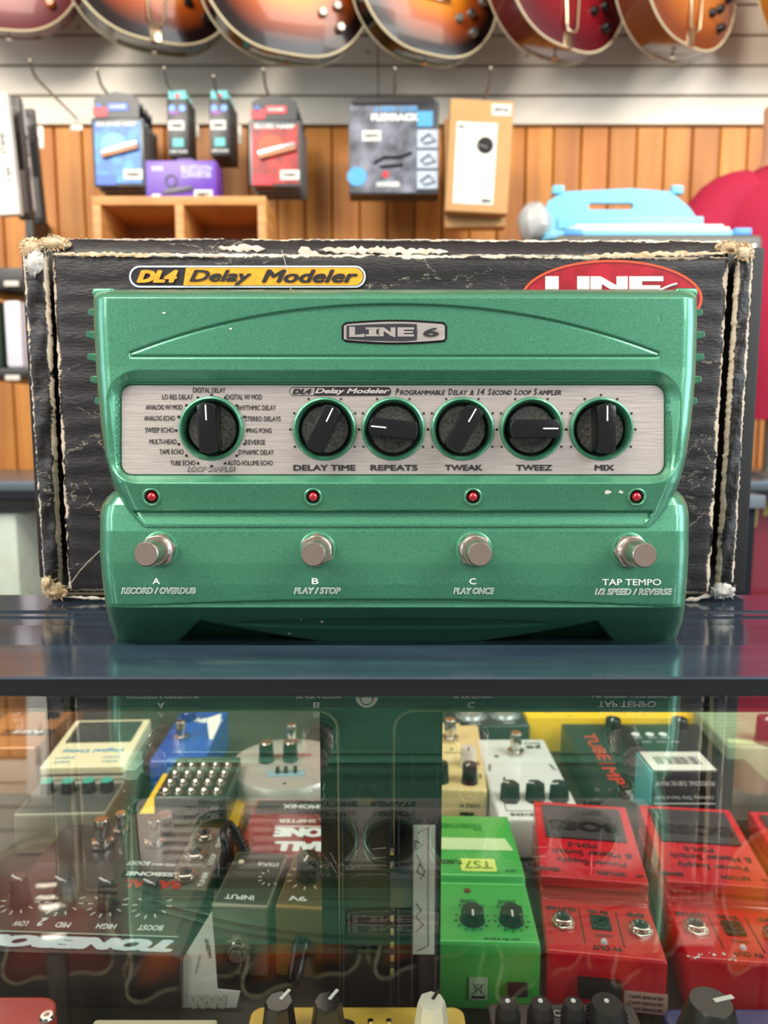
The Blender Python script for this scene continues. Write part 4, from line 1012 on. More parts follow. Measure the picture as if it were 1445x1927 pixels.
def smooth(P, k=6):
    out = []
    for i in range(len(P) - 1):
        p0, p1, p2, p3 = P[max(i - 1, 0)], P[i], P[i + 1], P[min(i + 2, len(P) - 1)]
        for j in range(k):
            t_ = j / k; out.append(.5 * ((2 * p1) + (p2 - p0) * t_ + (2 * p0 - 5 * p1 + 4 * p2 - p3) * t_ ** 2 + (3 * p1 - p0 - 3 * p2 + p3) * t_ ** 3))
    return out + [P[-1]]
sp = smooth(P); B().tube(sp, .0028, n=10).build('cable', M['black'], cb, True)
b = B()
for k in range(27, 42): b.tube([sp[k], sp[k] + (sp[k + 1] - sp[k]) * .45], .0048, n=12)
b.build('strain_relief', M['black'], cb, True)
B().tube([at(396, 1712, .497), at(408, 1672, .502)], .0055, n=14).build('metal_plug', M['chrome'], cb, True)

# --- small dark pedal with tall switch
t, w_, h = simple((196, 1594), (290, 1592), -.230, .05, mat('ivory_black', (40, 40, 38), .3, coat=.3), 'mini_pedal', 'small black pedal with a silver topped knob in front of the flat yellow box', zb=-.2720)
k_ = knob(t, .022, .020, h, .0066, .014, M['black'], M['white'], line=False); B().lathe([(0, .001), (.006, .001), (.0064, 0)], TR(.022, .020, h + .014), n=20).build('silver_cap', M['satin'], k_)
stomp(t, -.012, .020, h, .8)

# --- cream pedal with ribbon of knobs, right of the post
t, w_, h = simple((772, 1482), (917, 1487), -.235, .15, M['cream'], 'cream_pedal', 'cream pedal with one white and one black knob behind the leaf green pedal')
knob(t, w_ * .28, .046, h, .0078, .019, mat('ivory_knob', (214, 204, 190), .35), M['ink'], 180); knob(t, w_ * .28, .014, h, .0074, .018, M['knobblack'], M['white'], 150)
knob(t, -w_ * .10, .014, h, .0074, .018, M['knobblack'], M['white'], 150)
stomp(t, w_ * .04, .103, h, 1.1); B().lathe([(0, .0006), (.0018, .0004), (.002, 0)], TR(w_ * .06, .082, h), n=12).build('indicator', M['black'], t)
ltext(t, 'BYPASS', w_ * .08, .074, h + .0003, .018, .0026, M['ink']); ltext(t, 'LEVEL', w_ * .42, .052, h + .0003, .008, .003, M['ink'], rot=90); ltext(t, 'GAIN', w_ * .43, .026, h + .0003, .009, .003, M['ink'], rot=90)
ltext(t, 'OUTPUT 9V', w_ * .28, -.0004, .022, .018, .004, M['ink'], plane='near'); B().box((w_ * .24, -.0008, .014), (.012, .001, .003)).build('power_slot', M['matblack'], t)
# --- white reverb pedal
t, w_, h = simple((938, 1541), (1100, 1541), -.235, .157, mat('white_enamel', (226, 228, 224), .35, coat=.3), 'reverb_pedal', 'white pedal with three black hexagonal knobs behind the red pedals')
for i, x_ in enumerate((-.022, 0, .021)):
    kk = knob(t, x_ + .001, .032, h, .0088, .015, mat('hex_knob_black', (30, 36, 36), .3), M['white'], 60 + i * 20, sides=6, taper=.92)
stomp(t, 0, .122, h, 1.05); B().lathe([(0, .001), (.0022, .0008), (.0024, 0)], TR(-.020, .116, h), n=14).build('indicator', mat('dull_lamp', (90, 84, 80), .3), t)
ltext(t, 'JHS', .021, .138, h + .0003, .016, .0085, M['ink'], bold=.06); ltext(t, 'PEDALS', .021, .146, h + .0003, .016, .003, M['ink'], bold=.04); ltext(t, '3 SERIES REVERB', .0, .0065, h + .0003, .050, .0050, mat('grey_ink', (70, 74, 72), .5), bold=.02)
B().box((0, .0125, h + .0003), (.054, .0004, .0003)).box((-.027, .021, h + .0003), (.0004, .017, .0003)).box((.027, .021, h + .0003), (.0004, .017, .0003)).build('printed_frame', M['ink'], t)
ltext(t, 'OUTPUT', -.030, .092, h + .0003, .015, .003, M['ink'], rot=80); ltext(t, 'INPUT', .030, .092, h + .0003, .013, .003, M['ink'], rot=-80)
B().tube([(-.022, .056, h), (-.022, .057, h + .008)], [.0014, .0010], n=8).build('toggle', M['black'], t)
# --- dark dual-dial pedal behind
t, w_, h = simple((862, 1368), (998, 1364), -.235, .10, mat('gunmetal', (56, 62, 64), .35, .3), 'dial_pedal', 'grey pedal with two round dials, farthest back above the white reverb pedal')
for x_ in (-.020, .018):
    kd = B().lathe([(0, .004), (.012, .004), (.0135, .001), (.015, 0)], TR(x_, .028, h), n=32).build('dial', mat('dial_face', (150, 156, 156), .3, .4), t)
    ticks(t, x_, .028, h + .0006, .0155, .0175, M['whiteink'], 15, -140, 140)
    ltext(t, 'GAIN', x_, .006, h + .0003, .012, .003, M['whiteink'])
# --- tube preamp box and yellow box
A = atz(1056, 1362, -.235); C = atz(1330, 1362, -.235)
t = thing('preamp_box', 'flat black box with red vertical lettering and small white dials', 'box', ((A.x + C.x) / 2, .58, ZD)); w_ = C.x - A.x; Lb = A.y - .58
pcase(t, [(0, .0005), (0, .037), (Lb, .037), (Lb, .0005)], w_, mat('green_black_card', (34, 46, 42), .4), .0008)
RP = mat('tomato_print', (204, 58, 44), .5)
ltext(t, 'TUBE', -.058, .139, .0375, .062, .013, RP, rot=-90, bold=.02); ltext(t, 'MP', -.060, .0755, .0375, .034, .013, RP, rot=-90, bold=.02)
B().box((-.059, .101, .0374), (.016, .0012, .0004)).build('printed_line', RP, t)
for i, s in enumerate(('PERSONAL', 'PROCESSOR', 'SERIES')): ltext(t, s, -.041 - i * .0075, .034 + (0, -.001, .004)[i], .0375, (.028, .032, .020)[i], .0046, M['whiteink'], rot=-90, bold=.03)
for x_ in (-.008, .007, .021):
    B().lathe([(0, .0005), (.0042, .0005), (.0044, 0)], TR(x_, .169, .0372), n=24).build('printed_dial', M['whiteink'], t)
    ltext(t, 'GAIN', x_, .160, .0375, .009, .0026, M['whiteink']); ltext(t, 'INPUT', x_ + .005, .150, .0375, .010, .0026, M['whiteink'])
for x_ in (-.026, .046): knob(t, x_, .188, .037, .009, .010, M['black'], M['white'], 150)
t = thing('yellow_carton', 'yellow carton strip at the very back behind the flat black box', 'box', ((A.x + C.x) / 2 - .02, A.y + .01, ZD))
pcase(t, [(0, .0005), (0, .040), (.06, .040), (.06, .0005)], w_ + .03, M['yellow'], .0008)
b = B(); rg = random.Random(8)
for i in range(14): b.box((rg.uniform(-.09, .09), rg.uniform(.003, .05), .0403), (rg.uniform(.002, .008), .0012, .0003), TR(0, 0, 0))
b.build('printed_marks', M['ink'], t)
# --- black and teal upright box with barcode
A = atz(1228, 1452, -.190); C = atz(1352, 1452, -.190); w_ = C.x - A.x
t = thing('barcode_box', 'upright black and teal box with a white barcode label on top behind the red pedals', 'box', ((A.x + C.x) / 2, A.y, ZD)); h = -.190 - ZD
pcase(t, [(0, .0005), (0, h), (.036, h), (.036, .0005)], w_, mat('satin_black_card', (26, 28, 30), .35), .0008)
B().box((-w_ / 2 - .0006, .018, h / 2), (.0014, .0362, h - .001)).build('teal_side', M['teal'], t)
lb = B().box((0, .018, h + .0005), (w_ * .96, .034, .0008), bev=.0003).build('barcode_label', M['paper'], t)
b = B(); xx = -w_ * .34; rg = random.Random(2)
while xx < w_ * .36:
    ww = rg.choice((.0004, .0007, .0011)); b.box((xx, .018, h + .0010), (ww, .014, .0002)); xx += ww + rg.choice((.0005, .0008, .0013))
b.build('barcode_bars', M['ink'], lb)
for i, (s, w2) in enumerate((('PROFESSIONAL TUBE MIC PREAMP', .9), ('Celebrating Thirty Years of Audio', .9))): ltext(t, s, 0, -.0003, h - .010 - i * .012, w_ * w2, .0040, M['whiteink'], plane='near', bold=.01)
B().box((0, -.0003, h - .0275), (w_ * .95, .0003, .0007)).build('printed_line', M['whiteink'], t); ltext(t, 'A R T', 0, -.0003, h - .036, w_ * .6, .006, M['whiteink'], plane='near', bold=.02)
# --- pale green text pedal at the right edge
t, w_, h = simple((1368, 1404), (1560, 1410), -.222, .10, mat('celadon', (150, 172, 138), .4), 'celadon_pedal', 'pale green pedal with rows of small print at the right edge of the case')
for i in range(6): ltext(t, 'DIGITAL MULTI EFFECT', -w_ * .27, .026 + i * .011, h + .0003, .040, .0035, M['palegreen'], bold=.02)
knob(t, -w_ * .06, .012, h, .011, .026, mat('brown_knob', (70, 54, 48), .25), M['white'], 150); B().box((-w_ * .25, .012, h + .0003), (.038, .009, .0006)).build('cream_strip', M['palegreen'], t)

# ================================================================== NEAR SHELF
ZN = -.2619
def near(x0, x1, y0, y1, h, mt, name, label, bev=.006):
    t = thing(name, label, 'effects pedal', ((x0 + x1) / 2, y0, ZN)); w_ = x1 - x0
    b = B().prism(rrect(0, (y1 - y0) / 2, w_ / 2, (y1 - y0) / 2, bev, 5), .0005, h, bev=.0018, seg=3); b.build('enclosure', mt, t); return t, w_
Bk = at(475, 1893, .362); x1 = at(872, 1893, .362).x
t, w_ = near(Bk.x, x1, .25, .362, Bk.z - ZN, M['yellowpedal'], 'yellow_pedal', 'yellow pedal with two black and one white faceted knobs, nearest at the bottom')
h = Bk.z - ZN; cx = (Bk.x + x1) / 2
for (px, mt, pm) in ((525, M['knobblack'], M['white']), (617, M['knobblack'], M['white']), (812, mat('ivory_facet', (220, 212, 196), .3), M['ink'])):
    q = at(px, 1884, .335)
    knob(t, q.x - cx, .335 - .25, h, .0098 / 1.0, q.z - ZN - h, mt, pm, -30, sides=8, taper=.72)
for px in (697, 732):
    q = at(px, 1906, .340); B().tube([(q.x - cx, .088, h), (q.x - cx, .090, h + .011)], [.0011, .0016], n=10).build('toggle', M['chrome'], t)
for px, s in ((632, 'LEVEL'),):
    vs, fs = plate2d([circle(0, 0, .010, 30, .0035)]); q = at(px, 1903, .352); mapped('printed_oval', vs, fs, lambda u, v: (q.x - cx + u, .352 - .25 + v - .002, h + .0003), M['ink'], t, False)
ltext(t, 'SCOOP', at(697, 1900, .35).x - cx, .091, h + .0004, .013, .0032, M['ink'], rot=0); ltext(t, 'ON', at(736, 1900, .35).x - cx, .091, h + .0004, .006, .0032, M['ink'], rot=0)
Bk = at(914, 1886, .362); x1 = at(1190, 1886, .362).x
t, w_ = near(Bk.x, x1, .25, .362, Bk.z - ZN, mat('satin_black_enamel', (34, 32, 32), .35, coat=.3), 'mini_amp_pedal', 'black pedal with four ridged knobs in front of the leaf green pedal', .003)
h = Bk.z - ZN; cx = (Bk.x + x1) / 2
for px, py, r_ in ((956, 1882, .0062), (1018, 1882, .0066), (1080, 1883, .0062), (1143, 1882, .0100)):
    q = at(px, py, .346); kk = knob(t, q.x - cx, .346 - .25, h, r_, .013, M['matblack'], M['white'], 0, sides=24, taper=.82, line=False)
    B().lathe([(0, .0006), (.0012, .0005), (.0013, 0)], TR(q.x - cx, .0975, h + .013), n=10).build('pointer', M['white'], kk)
    b = B()
    for i in range(24): b.box((0, r_ * .99, .004), (r_ * .11, r_ * .10, .007), TR(q.x - cx, .096, h) @ Matrix.Rotation(R(15 * i), 4, 'Z'))
    b.build('ridges', M['matblack'], kk)
ltext(t, 'CHECK', at(1035, 1890, .355).x - cx, .104, h + .0004, .018, .0042, M['whiteink'], rot=0)
Bk = at(1243, 1897, .362)
t, w_ = near(Bk.x, Bk.x + .12, .25, .362, Bk.z - ZN, M['navy'], 'navy_pedal', 'dark blue pedal with one big black knob at the bottom right corner', .006)
h = Bk.z - ZN; cx = Bk.x + .06
q = at(1338, 1885, .345); k_ = knob(t, q.x - cx, .095, h, .0150, q.z - ZN - h, mat('charcoal_knob', (40, 36, 32), .35), M['white'], -75, sides=20, taper=.75)
ltext(t, 'BLADE', at(1428, 1912, .345).x - cx, .094, h + .0004, .016, .0045, M['whiteink'], rot=180, bold=.04); ltext(t, 'AVA', at(1430, 1925, .34).x - cx, .084, h + .0004, .014, .0045, M['whiteink'], rot=180, bold=.04)
Bk = at(118, 1874, .362)
t, w_ = near(Bk.x - .13, Bk.x, .25, .362, Bk.z - ZN, mat('coral_red_enamel', (190, 52, 48), .3, coat=.4), 'coral_pedal', 'coral red pedal with a corner screw at the bottom left corner', .010)
h = Bk.z - ZN; q = at(92, 1902, .350); B().lathe([(0, .0006), (.0012, .0006), (.0013, .0016), (.0030, .0016), (.0038, .0005), (.004, 0)], TR(q.x - (Bk.x - .065), .0975, h), n=24).build('corner_screw', M['chrome'], t)
Pn = at(160, 1917, .355); Pm = at(500, 1917, .355)
t = thing('cream_booklet', 'cream booklet lying in the near shelf left of the yellow pedal', 'booklet', ((Pn.x + Pm.x) / 2 - .01, .30, ZN))
B().box((0, 0, (Pn.z - ZN) / 2 + .0003), (Pm.x - Pn.x - .03, .11, Pn.z - ZN - .0005), bev=.002).build('booklet_block', mat('cream_paper', (206, 200, 166), .6), t)
# ================================================================== BACKGROUND: guitars on the slat wall
def catmull(P, k=5):
    out = []; n = len(P)
    for i in range(n):
        p0, p1, p2, p3 = [Vector(P[(i + d) % n]) for d in (-1, 0, 1, 2)]
        for j in range(k):
            t_ = j / k; out.append(.5 * ((2 * p1) + (p2 - p0) * t_ + (2 * p0 - 5 * p1 + 4 * p2 - p3) * t_ ** 2 + (3 * p1 - p0 - 3 * p2 + p3) * t_ ** 3))
    return out
HALF = [(0, 0), (.075, .006), (.135, .035), (.180, .088), (.196, .150), (.186, .212), (.158, .262), (.142, .300), (.146, .340), (.158, .375), (.150, .410), (.115, .428), (.070, .415), (.032, .418)]
def burst_mat(name, c0, c1, c2):
    m = bpy.data.materials.new(name); m.use_nodes = True; nt = m.node_tree; N = nt.nodes; L = nt.links; b = N['Principled BSDF']
    b.inputs['Roughness'].default_value = .3; b.inputs['Specular IOR Level'].default_value = .3; b.inputs['Coat Weight'].default_value = .18; b.inputs['Coat Roughness'].default_value = .05
    a = N.new('ShaderNodeAttribute'); a.attribute_name = 'burst'; r = N.new('ShaderNodeValToRGB')
    e = r.color_ramp.elements; e[0].position = .30; e[0].color = lin(c0); e[1].position = .88; e[1].color = lin(c2)
    k = e.new(.62); k.color = lin(c1); L.new(a.outputs['Fac'], r.inputs[0]); L.new(r.outputs[0], b.inputs['Base Color']); return m
BM = {'sun': burst_mat('sunburst_lacquer', (238, 150, 28), (160, 70, 18), (26, 13, 12)), 'cherry': burst_mat('cherry_lacquer', (132, 20, 26), (118, 16, 24), (84, 12, 20)),
      'amber': burst_mat('amber_lacquer', (190, 112, 40), (168, 90, 34), (120, 56, 24)), 'redburst': burst_mat('red_flame_lacquer', (150, 40, 22), (132, 22, 22), (92, 12, 20)), 'honey': burst_mat('honey_lacquer', (214, 146, 46), (200, 128, 36), (170, 96, 28))}
SM = {'sun': mat('black_lacquer', (20, 18, 18), .15, coat=.6), 'cherry': mat('cherry_side', (96, 34, 30), .2, coat=.6), 'amber': mat('brown_side', (104, 52, 34), .2, coat=.6), 'redburst': mat('deep_red_side', (110, 28, 26), .2, coat=.6), 'honey': mat('honey_side', (176, 112, 40), .2, coat=.6)}
M['binding'] = mat('cream_binding', (206, 192, 156), .4); M['rosewood'] = mat('rosewood', (58, 36, 26), .5); M['goldm'] = mat('warm_nickel', (196, 172, 140), .2, .9)
def guitar(px, py, Y, wide, yaw, kind, tail, label, thick=.05, knobc=None, roll=0, scale_z=1.05):
    p = at(px, py, Y); s_ = wide / .392
    t = thing('electric_guitar', label, 'guitar', p, yaw, 'guitars hung in a row on the slatted wall')
    t.rotation_euler = (0, R(roll), R(yaw))
    half = [Vector((a_ * s_, 0, b_ * s_ * scale_z)) for a_, b_ in HALF]
    loop = half + [Vector((-v.x, 0, v.z)) for v in half[:0:-1]]
    O = catmull(loop, 4); c = Vector((0, 0, .19 * s_)); n = len(O)
    ts = [1, .985, .95, .9, .82, .74, .65, .5, .35, .2]
    b = B(); vs = []; bu = []
    for k in ts:
        for o in O: q = c + (o - c) * k; q.y = -thick / 2 - .013 * (1 - k ** 3); vs.append(q); bu.append(k)
    vs.append(Vector((c.x, -thick / 2 - .013, c.z))); bu.append(0)
    fs = [[a_ * n + i, a_ * n + (i + 1) % n, (a_ + 1) * n + (i + 1) % n, (a_ + 1) * n + i] for a_ in range(len(ts) - 1) for i in range(n)] + [[(len(ts) - 1) * n + i, (len(ts) - 1) * n + (i + 1) % n, len(vs) - 1] for i in range(n)]
    me = bpy.data.meshes.new('body_top'); me.from_pydata([tuple(v) for v in vs], [], fs); at_ = me.attributes.new('burst', 'FLOAT', 'POINT'); at_.data.foreach_set('value', bu)
    me.materials.append(BM[kind]); me.polygons.foreach_set('use_smooth', [True] * len(fs)); me.update(); link('body_top', me, t)
    B().loft([[Vector((o.x, -thick / 2, o.z)) for o in O], [Vector((o.x, thick / 2 - .004, o.z)) for o in O], [Vector((o.x * .98, thick / 2, o.z * .98 + .003)) for o in O]]).build('body_sides', SM[kind], t)
    B().tube([Vector((o.x * 1.002, -thick / 2 - .0003, o.z)) for o in O], .0026, n=6, closed=True).build('binding', M['binding'], t)
    if kind != 'redburst': B().tube([Vector((o.x * 1.002, thick / 2 - .004, o.z)) for o in O], .0018, n=6, closed=True).build('binding', M['binding'], t)
    fy = -thick / 2 - .013; z0 = .418 * s_
    B().box((0, fy + .006, (z0 - .06 + z0 + .42) / 2), (.052, .024, .48), bev=.006).build('neck', M['rosewood'], t)
    hd = B().prism([(-.026, 0), (.026, 0), (.042, .05), (.036, .16), (.015, .175), (0, .165), (-.015, .175), (-.036, .16), (-.042, .05)], -.008, .008, TR(0, fy + .012, z0 + .42) @ Matrix.Rotation(R(90), 4, 'X'), bev=.001).build('headstock', M['black'], t)
    B().box((0, fy - .002, z0 - .10), (.075, .010, .040), bev=.003).box((0, fy - .002, z0 - .19), (.075, .010, .040), bev=.003).build('pickups', M['chrome'], t)
    B().box((0, fy - .003, .170 * s_), (.090, .009, .014), bev=.003).build('bridge', M['chrome'], t)
    if tail == 'trapeze':
        z = .030 * s_
        B().tube([(-.022, fy - .003, .150 * s_), (-.017, fy - .003, .040 * s_), (-.012, fy - .001, z), (.012, fy - .001, z), (.017, fy - .003, .040 * s_), (.022, fy - .003, .150 * s_)], .0028, n=8).box((0, fy - .003, .145 * s_), (.058, .008, .016), bev=.002).box((0, fy + .010, .014 * s_), (.026, .006, .034), bev=.002).build('tailpiece', M['goldm'], t)
    else: B().box((0, fy - .003, .130 * s_), (.085, .012, .016), bev=.005).build('tailpiece', M['chrome'], t)
    kc = knobc or M['knobblack']
    for (kx, kz) in ((.075, .095), (.110, .115), (.118, .070), (.145, .150))[:4]:
        B().lathe([(0, .014), (.008, .014), (.0095, .012), (.0115, 0)], frame((kx * s_, fy + .006, kz * s_), (0, -1, 0)), n=20).build('knob', kc, t)
    B().lathe([(0, .010), (.006, .010), (.006, .007), (.003, .005), (.003, 0)], frame((0, 0, 0), (0, 0, -1)), n=12).build('strap_button', M['chrome'], t)
    return t
guitar(16, 66, 1.93, .36, 10, 'redburst', 'stop', 'red flamed guitar with amber knobs at the far left of the row', .048, mat('amber_knob', (206, 110, 30), .2))
guitar(290, 90, 1.90, .395, 24, 'sun', 'trapeze', 'dark sunburst guitar with wire tailpiece, second in the row from the left', .07)
guitar(540, 112, 1.84, .395, 20, 'sun', 'stop', 'bright sunburst guitar with two silver knobs above the silver and black boxes, third from left', .055, M['steel'])
guitar(800, 112, 1.88, .36, 24, 'sun', 'stop', 'sunburst guitar in the middle of the row, left of the cherry red guitar', .055, M['steel'])
guitar(1044, 102, 1.88, .39, 32, 'cherry', 'trapeze', 'cherry red guitar with wire tailpiece right of the sunburst ones', .075)
guitar(1266, 100, 1.92, .36, 34, 'amber', 'trapeze', 'amber brown guitar with wire tailpiece right of the cherry red one', .085)
guitar(1540, 100, 1.95, .36, 20, 'honey', 'stop', 'honey coloured guitar just showing its edge at the right side of the photo', .06)

# ------------------------------------------------------------------ hooks and hanging packs
def hook(px, py, label, Yt=1.85, L=.25):
    p = at(px, py, Yt); t = thing('display_hook', label, 'hook', (p.x, Yt + L - .016, p.z - .02), 0, 'wire hooks on the slatted wall')
    B().tube([(0, 0, 0), (0, -L * .45, 0), (0, -L * .86, .000), (0, -L * .93, .004), (0, -L, .024)], .003, n=8).lathe([(0, .004), (.004, .002), (.004, -.002), (0, -.004)], TR(0, -L, .026), n=10).build('wire', M['hook'], t)
    B().box((0, .006, -.004), (.034, .004, .058), bev=.001).build('back_plate', mat('zinc_plate', (196, 192, 182), .35, .3), t)
    return t, p
def hung(px, py, w_, h_, Y, label, name, cat, group, n, dy, draw, yaw=0, depth=.016):
    out = []
    for k in range(n):
        p = at(px, py, Y); lab = label if k == 0 else label.replace('front', ('', 'second', 'third', 'rearmost')[min(k, 3)])
        t = thing(name, lab, cat, (p.x + k * .001, Y + k * dy, p.z - k * .001), yaw + (random.uniform(-.02, .02)), group)
        draw(t, w_, h_, depth, k); out.append(t)
    return out
def card(t, poly, y, th, mt, name): return B().prism(poly, 0, th, Matrix(((1, 0, 0, 0), (0, 0, 1, y), (0, 1, 0, 0), (0, 0, 0, 1))), bev=.0004, seg=1).build(name, mt, t)
def panel(t, x0, x1, z0, z1, y, mt, name='printed_area'): return card(t, [(x0, z0), (x1, z0), (x1, z1), (x0, z1)], y, .0006, mt, name)
def gt(t, s, x, z, w_, h_, y, mt, rot=0, shear=0, bold=.03): return ltext(t, s, x, y, z, w_, h_, mt, rot=rot, plane='near', bold=bold, shear=shear)
BC = mat('pack_black', (26, 27, 30), .35); TRAY = mat('tray_grey', (84, 88, 90), .25)
def harp(art, art2, accent, title):
    def draw(t, w_, h_, d, k):
        w2 = w_ / 2
        card(t, [(-w2 * .86, -h_ * .26), (-w2 * .86, -.012), (-w2 * .6, -.003), (0, .004), (w2 * .6, -.003), (w2 * .86, -.012), (w2 * .86, -h_ * .26)], 0, .002, BC, 'header_card')
        b = B().box((0, d / 2, -h_ * .63), (w_, d, h_ * .74), bev=.003).build('blister_tray', TRAY, t)
        if k > 1: return
        panel(t, -w2 * .88, w2 * .88, -h_ * .97, -h_ * .30, -.0012, art)
        card(t, circle(-w2 * .15, -h_ * .55, w2 * .5, 20, h_ * .13), -.0020, .0004, art2, 'printed_glow')
        panel(t, -w2 * .8, w2 * .8, -h_ * .34, -h_ * .30, -.0022, TRAY)
        gt(t, title, 0, -h_ * .335, w_ * .76, .010, -.0032, M['whiteink'])
        card(t, rrect(.004, -h_ * .145, w_ * .20, .009, .004), -.0012, .0005, accent, 'printed_badge'); gt(t, 'HOHNER', .004, -h_ * .145, w_ * .30, .008, -.0024, M['whiteink'])
        card(t, rrect(-w2 * .62, -h_ * .195, w_ * .14, .011, .006), -.0012, .0005, mat('burst_red', (206, 50, 60), .4), 'printed_flash')
        card(t, circle(-w2 * .66, -.028, .007), -.0012, .0005, mat('dot_blue', (60, 110, 190), .4), 'printed_dot')
        fr_ = Matrix.Translation((.006, -.006, -h_ * .62)) @ Matrix.Rotation(R(-14), 4, 'Y')
        hb = B().box((0, 0, 0), (w_ * .72, .010, .014), fr_, bev=.002).build('harmonica', mat('harp_comb', (190, 130, 90), .4), t)
        B().box((0, -.001, .0055), (w_ * .72, .011, .010), fr_, bev=.002).build('cover_plate', mat('harp_cover', (206, 200, 200), .25, .7), hb)
        panel(t, -w2 * .88, -w2 * .1, -h_ * .99, -h_ * .88, -.0024, accent)
        st = panel(t, w2 * .18, w2 * .92, -h_ * .93, -h_ * .82, -.0026, M['paper'], 'price_sticker'); gt(t, '109801', w2 * .55, -h_ * .875, w2 * .5, .007, -.0038, M['ink'])
    return draw
hook(63, 126, 'empty wire hook left of the blue harmonica packs')
hook(188, 143, 'wire hook holding the blue harmonica packs'); hook(313, 140, 'wire hook holding the left small black packs'); hook(405, 155, 'wire hook holding the right small black packs')
hook(498, 143, 'wire hook holding the red harmonica packs'); hook(743, 141, 'wire hook holding the wide black rack box'); hook(921, 140, 'wire hook holding the brown cardboard boxes')
bl1 = mat('art_blue', (22, 84, 168), .35, var=(28, (60, 150, 220))); bl2 = mat('art_sky', (96, 178, 232), .35)
rd1 = mat('art_red', (120, 16, 24), .35, var=(28, (196, 40, 30))); rd2 = mat('art_orange', (232, 74, 30), .35)
hung(218, 176, .126, .212, 1.875, 'blue harmonica pack, front one of its stack', 'harmonica_pack', 'harmonica pack', 'blue harmonica packs', 4, .030, harp(bl1, bl2, mat('accent_blue', (20, 90, 190), .35), 'BIG RIVER HARP'))
hung(516, 182, .126, .205, 1.875, 'red harmonica pack, front one of its stack', 'harmonica_pack', 'harmonica pack', 'red harmonica packs', 4, .030, harp(rd1, rd2, mat('accent_red', (206, 24, 44), .35), 'BLUES HARP'))
def smallpack(t, w_, h_, d, k):
    w2 = w_ / 2
    card(t, [(-w2 * .8, -.018), (-w2 * .8, .002), (w2 * .8, .002), (w2 * .8, -.018)], 0, .002, M['teal'], 'header_card')
    b = B().box((0, d / 2, -h_ * .55), (w_, d, h_ * .9), bev=.002).build('pack_body', BC, t)
    if k > 1: return
    for x_ in (-w2 * .5, w2 * .45): card(t, circle(x_, -h_ * .26, w2 * .32, 16), -.0012, .0005, mat('lens_blue', (50, 130, 220), .3), 'printed_lens')
    card(t, [(-.003, -.016), (.004, -.016), (.008, -.010), (0, -.004), (-.005, -.010)], -.0012, .0005, mat('burst_red', (206, 50, 60), .4), 'printed_star')
    panel(t, -w2 * .8, w2 * .1, -h_ * .36, -h_ * .30, -.0012, mat('violet_print', (130, 60, 150), .4))
    panel(t, -w2 * .9, w2 * .6, -h_ * .60, -h_ * .45, -.0016, M['paper'], 'price_sticker'); gt(t, '129828', -w2 * .15, -h_ * .53, w_ * .5, .008, -.0030, M['ink'])
    panel(t, -w2 * .55, w2 * .5, -h_ * .86, -h_ * .72, -.0012, mat('teal_print', (70, 170, 170), .4)); gt(t, 'HARP HOLDER', 0, -h_ * .93, w_ * .8, .006, -.0020, M['whiteink'])
hung(333, 172, .052, .148, 1.88, 'left narrow black accessory pack, front one of its stack', 'accessory_pack', 'accessory pack', 'left narrow accessory packs', 3, .024, smallpack)
hung(412, 172, .050, .146, 1.88, 'right narrow black accessory pack, front one of its stack', 'accessory_pack', 'accessory pack', 'right narrow accessory packs', 4, .022, smallpack)
def rackbox(t, w_, h_, d, k):
    w2 = w_ / 2
    card(t, [(-w2 * .9, -h_ * .08), (-w2 * .92, .0), (-w2 * .84, .006), (w2 * .84, .006), (w2 * .92, 0), (w2 * .9, -h_ * .08)], 0, .002, BC, 'header_card')
    B().box((0, d / 2, -h_ * .5), (w_, d, h_ * .97), bev=.003).build('pack_body', mat('rack_black', (46, 48, 54), .35), t)
    if k: return
    panel(t, -w2 * .98, w2 * .52, -h_ * .97, -h_ * .06, -.0010, mat('rack_art', (62, 64, 72), .4, var=(22, (128, 132, 146))))
    panel(t, w2 * .52, w2 * .86, -h_ * .28, -h_ * .12, -.0014, mat('sky_print', (80, 160, 214), .4))
    for i in range(3):
        q = panel(t, w2 * .52, w2 * .98, -h_ * (.50 + i * .215), -h_ * (.31 + i * .215), -.0014, mat('rack_inset', (178, 190, 206), .4))
        B().tube([(w2 * .60, -.003, -h_ * (.42 + i * .215)), (w2 * .78, -.003, -h_ * (.36 + i * .215)), (w2 * .92, -.003, -h_ * (.43 + i * .215)), (w2 * .70, -.003, -h_ * (.46 + i * .215))], .0022, n=5, closed=True).build('printed_rack', M['black'], q)
    gt(t, 'FLEXRACK', w2 * .02, -h_ * .185, w_ * .52, .016, -.0030, M['whiteink'], bold=.06); gt(t, 'A NEW LEVEL', w2 * .05, -h_ * .10, w_ * .50, .012, -.0030, mat('sky_print', (80, 160, 214), .4))
    gt(t, 'HOHNER', -w2 * .12, -h_ * .885, w_ * .26, .012, -.0030, M['whiteink'], bold=.05)
    panel(t, -w2 * .70, -w2 * .28, -h_ * .43, -h_ * .32, -.0030, M['paper'], 'price_sticker'); gt(t, '100751', -w2 * .49, -h_ * .375, w_ * .16, .008, -.0042, M['ink'])
    card(t, circle(-w2 * .18, -h_ * .78, .008), -.0030, .0005, mat('burst_red', (206, 50, 60), .4), 'printed_dot')
    B().tube([(-w2 * .45, -.003, -h_ * .66), (-w2 * .2, -.003, -h_ * .60), (w2 * .15, -.003, -h_ * .60), (w2 * .40, -.003, -h_ * .55)], .003, n=6).tube([(-w2 * .3, -.003, -h_ * .70), (w2 * .2, -.003, -h_ * .68)], .003, n=6).build('printed_rack', M['black'], t)
    card(t, circle(-w2 * .82, -h_ * .80, w2 * .22, 20, h_ * .10), -.0022, .0005, mat('sky_print', (80, 160, 214), .4), 'printed_glow')
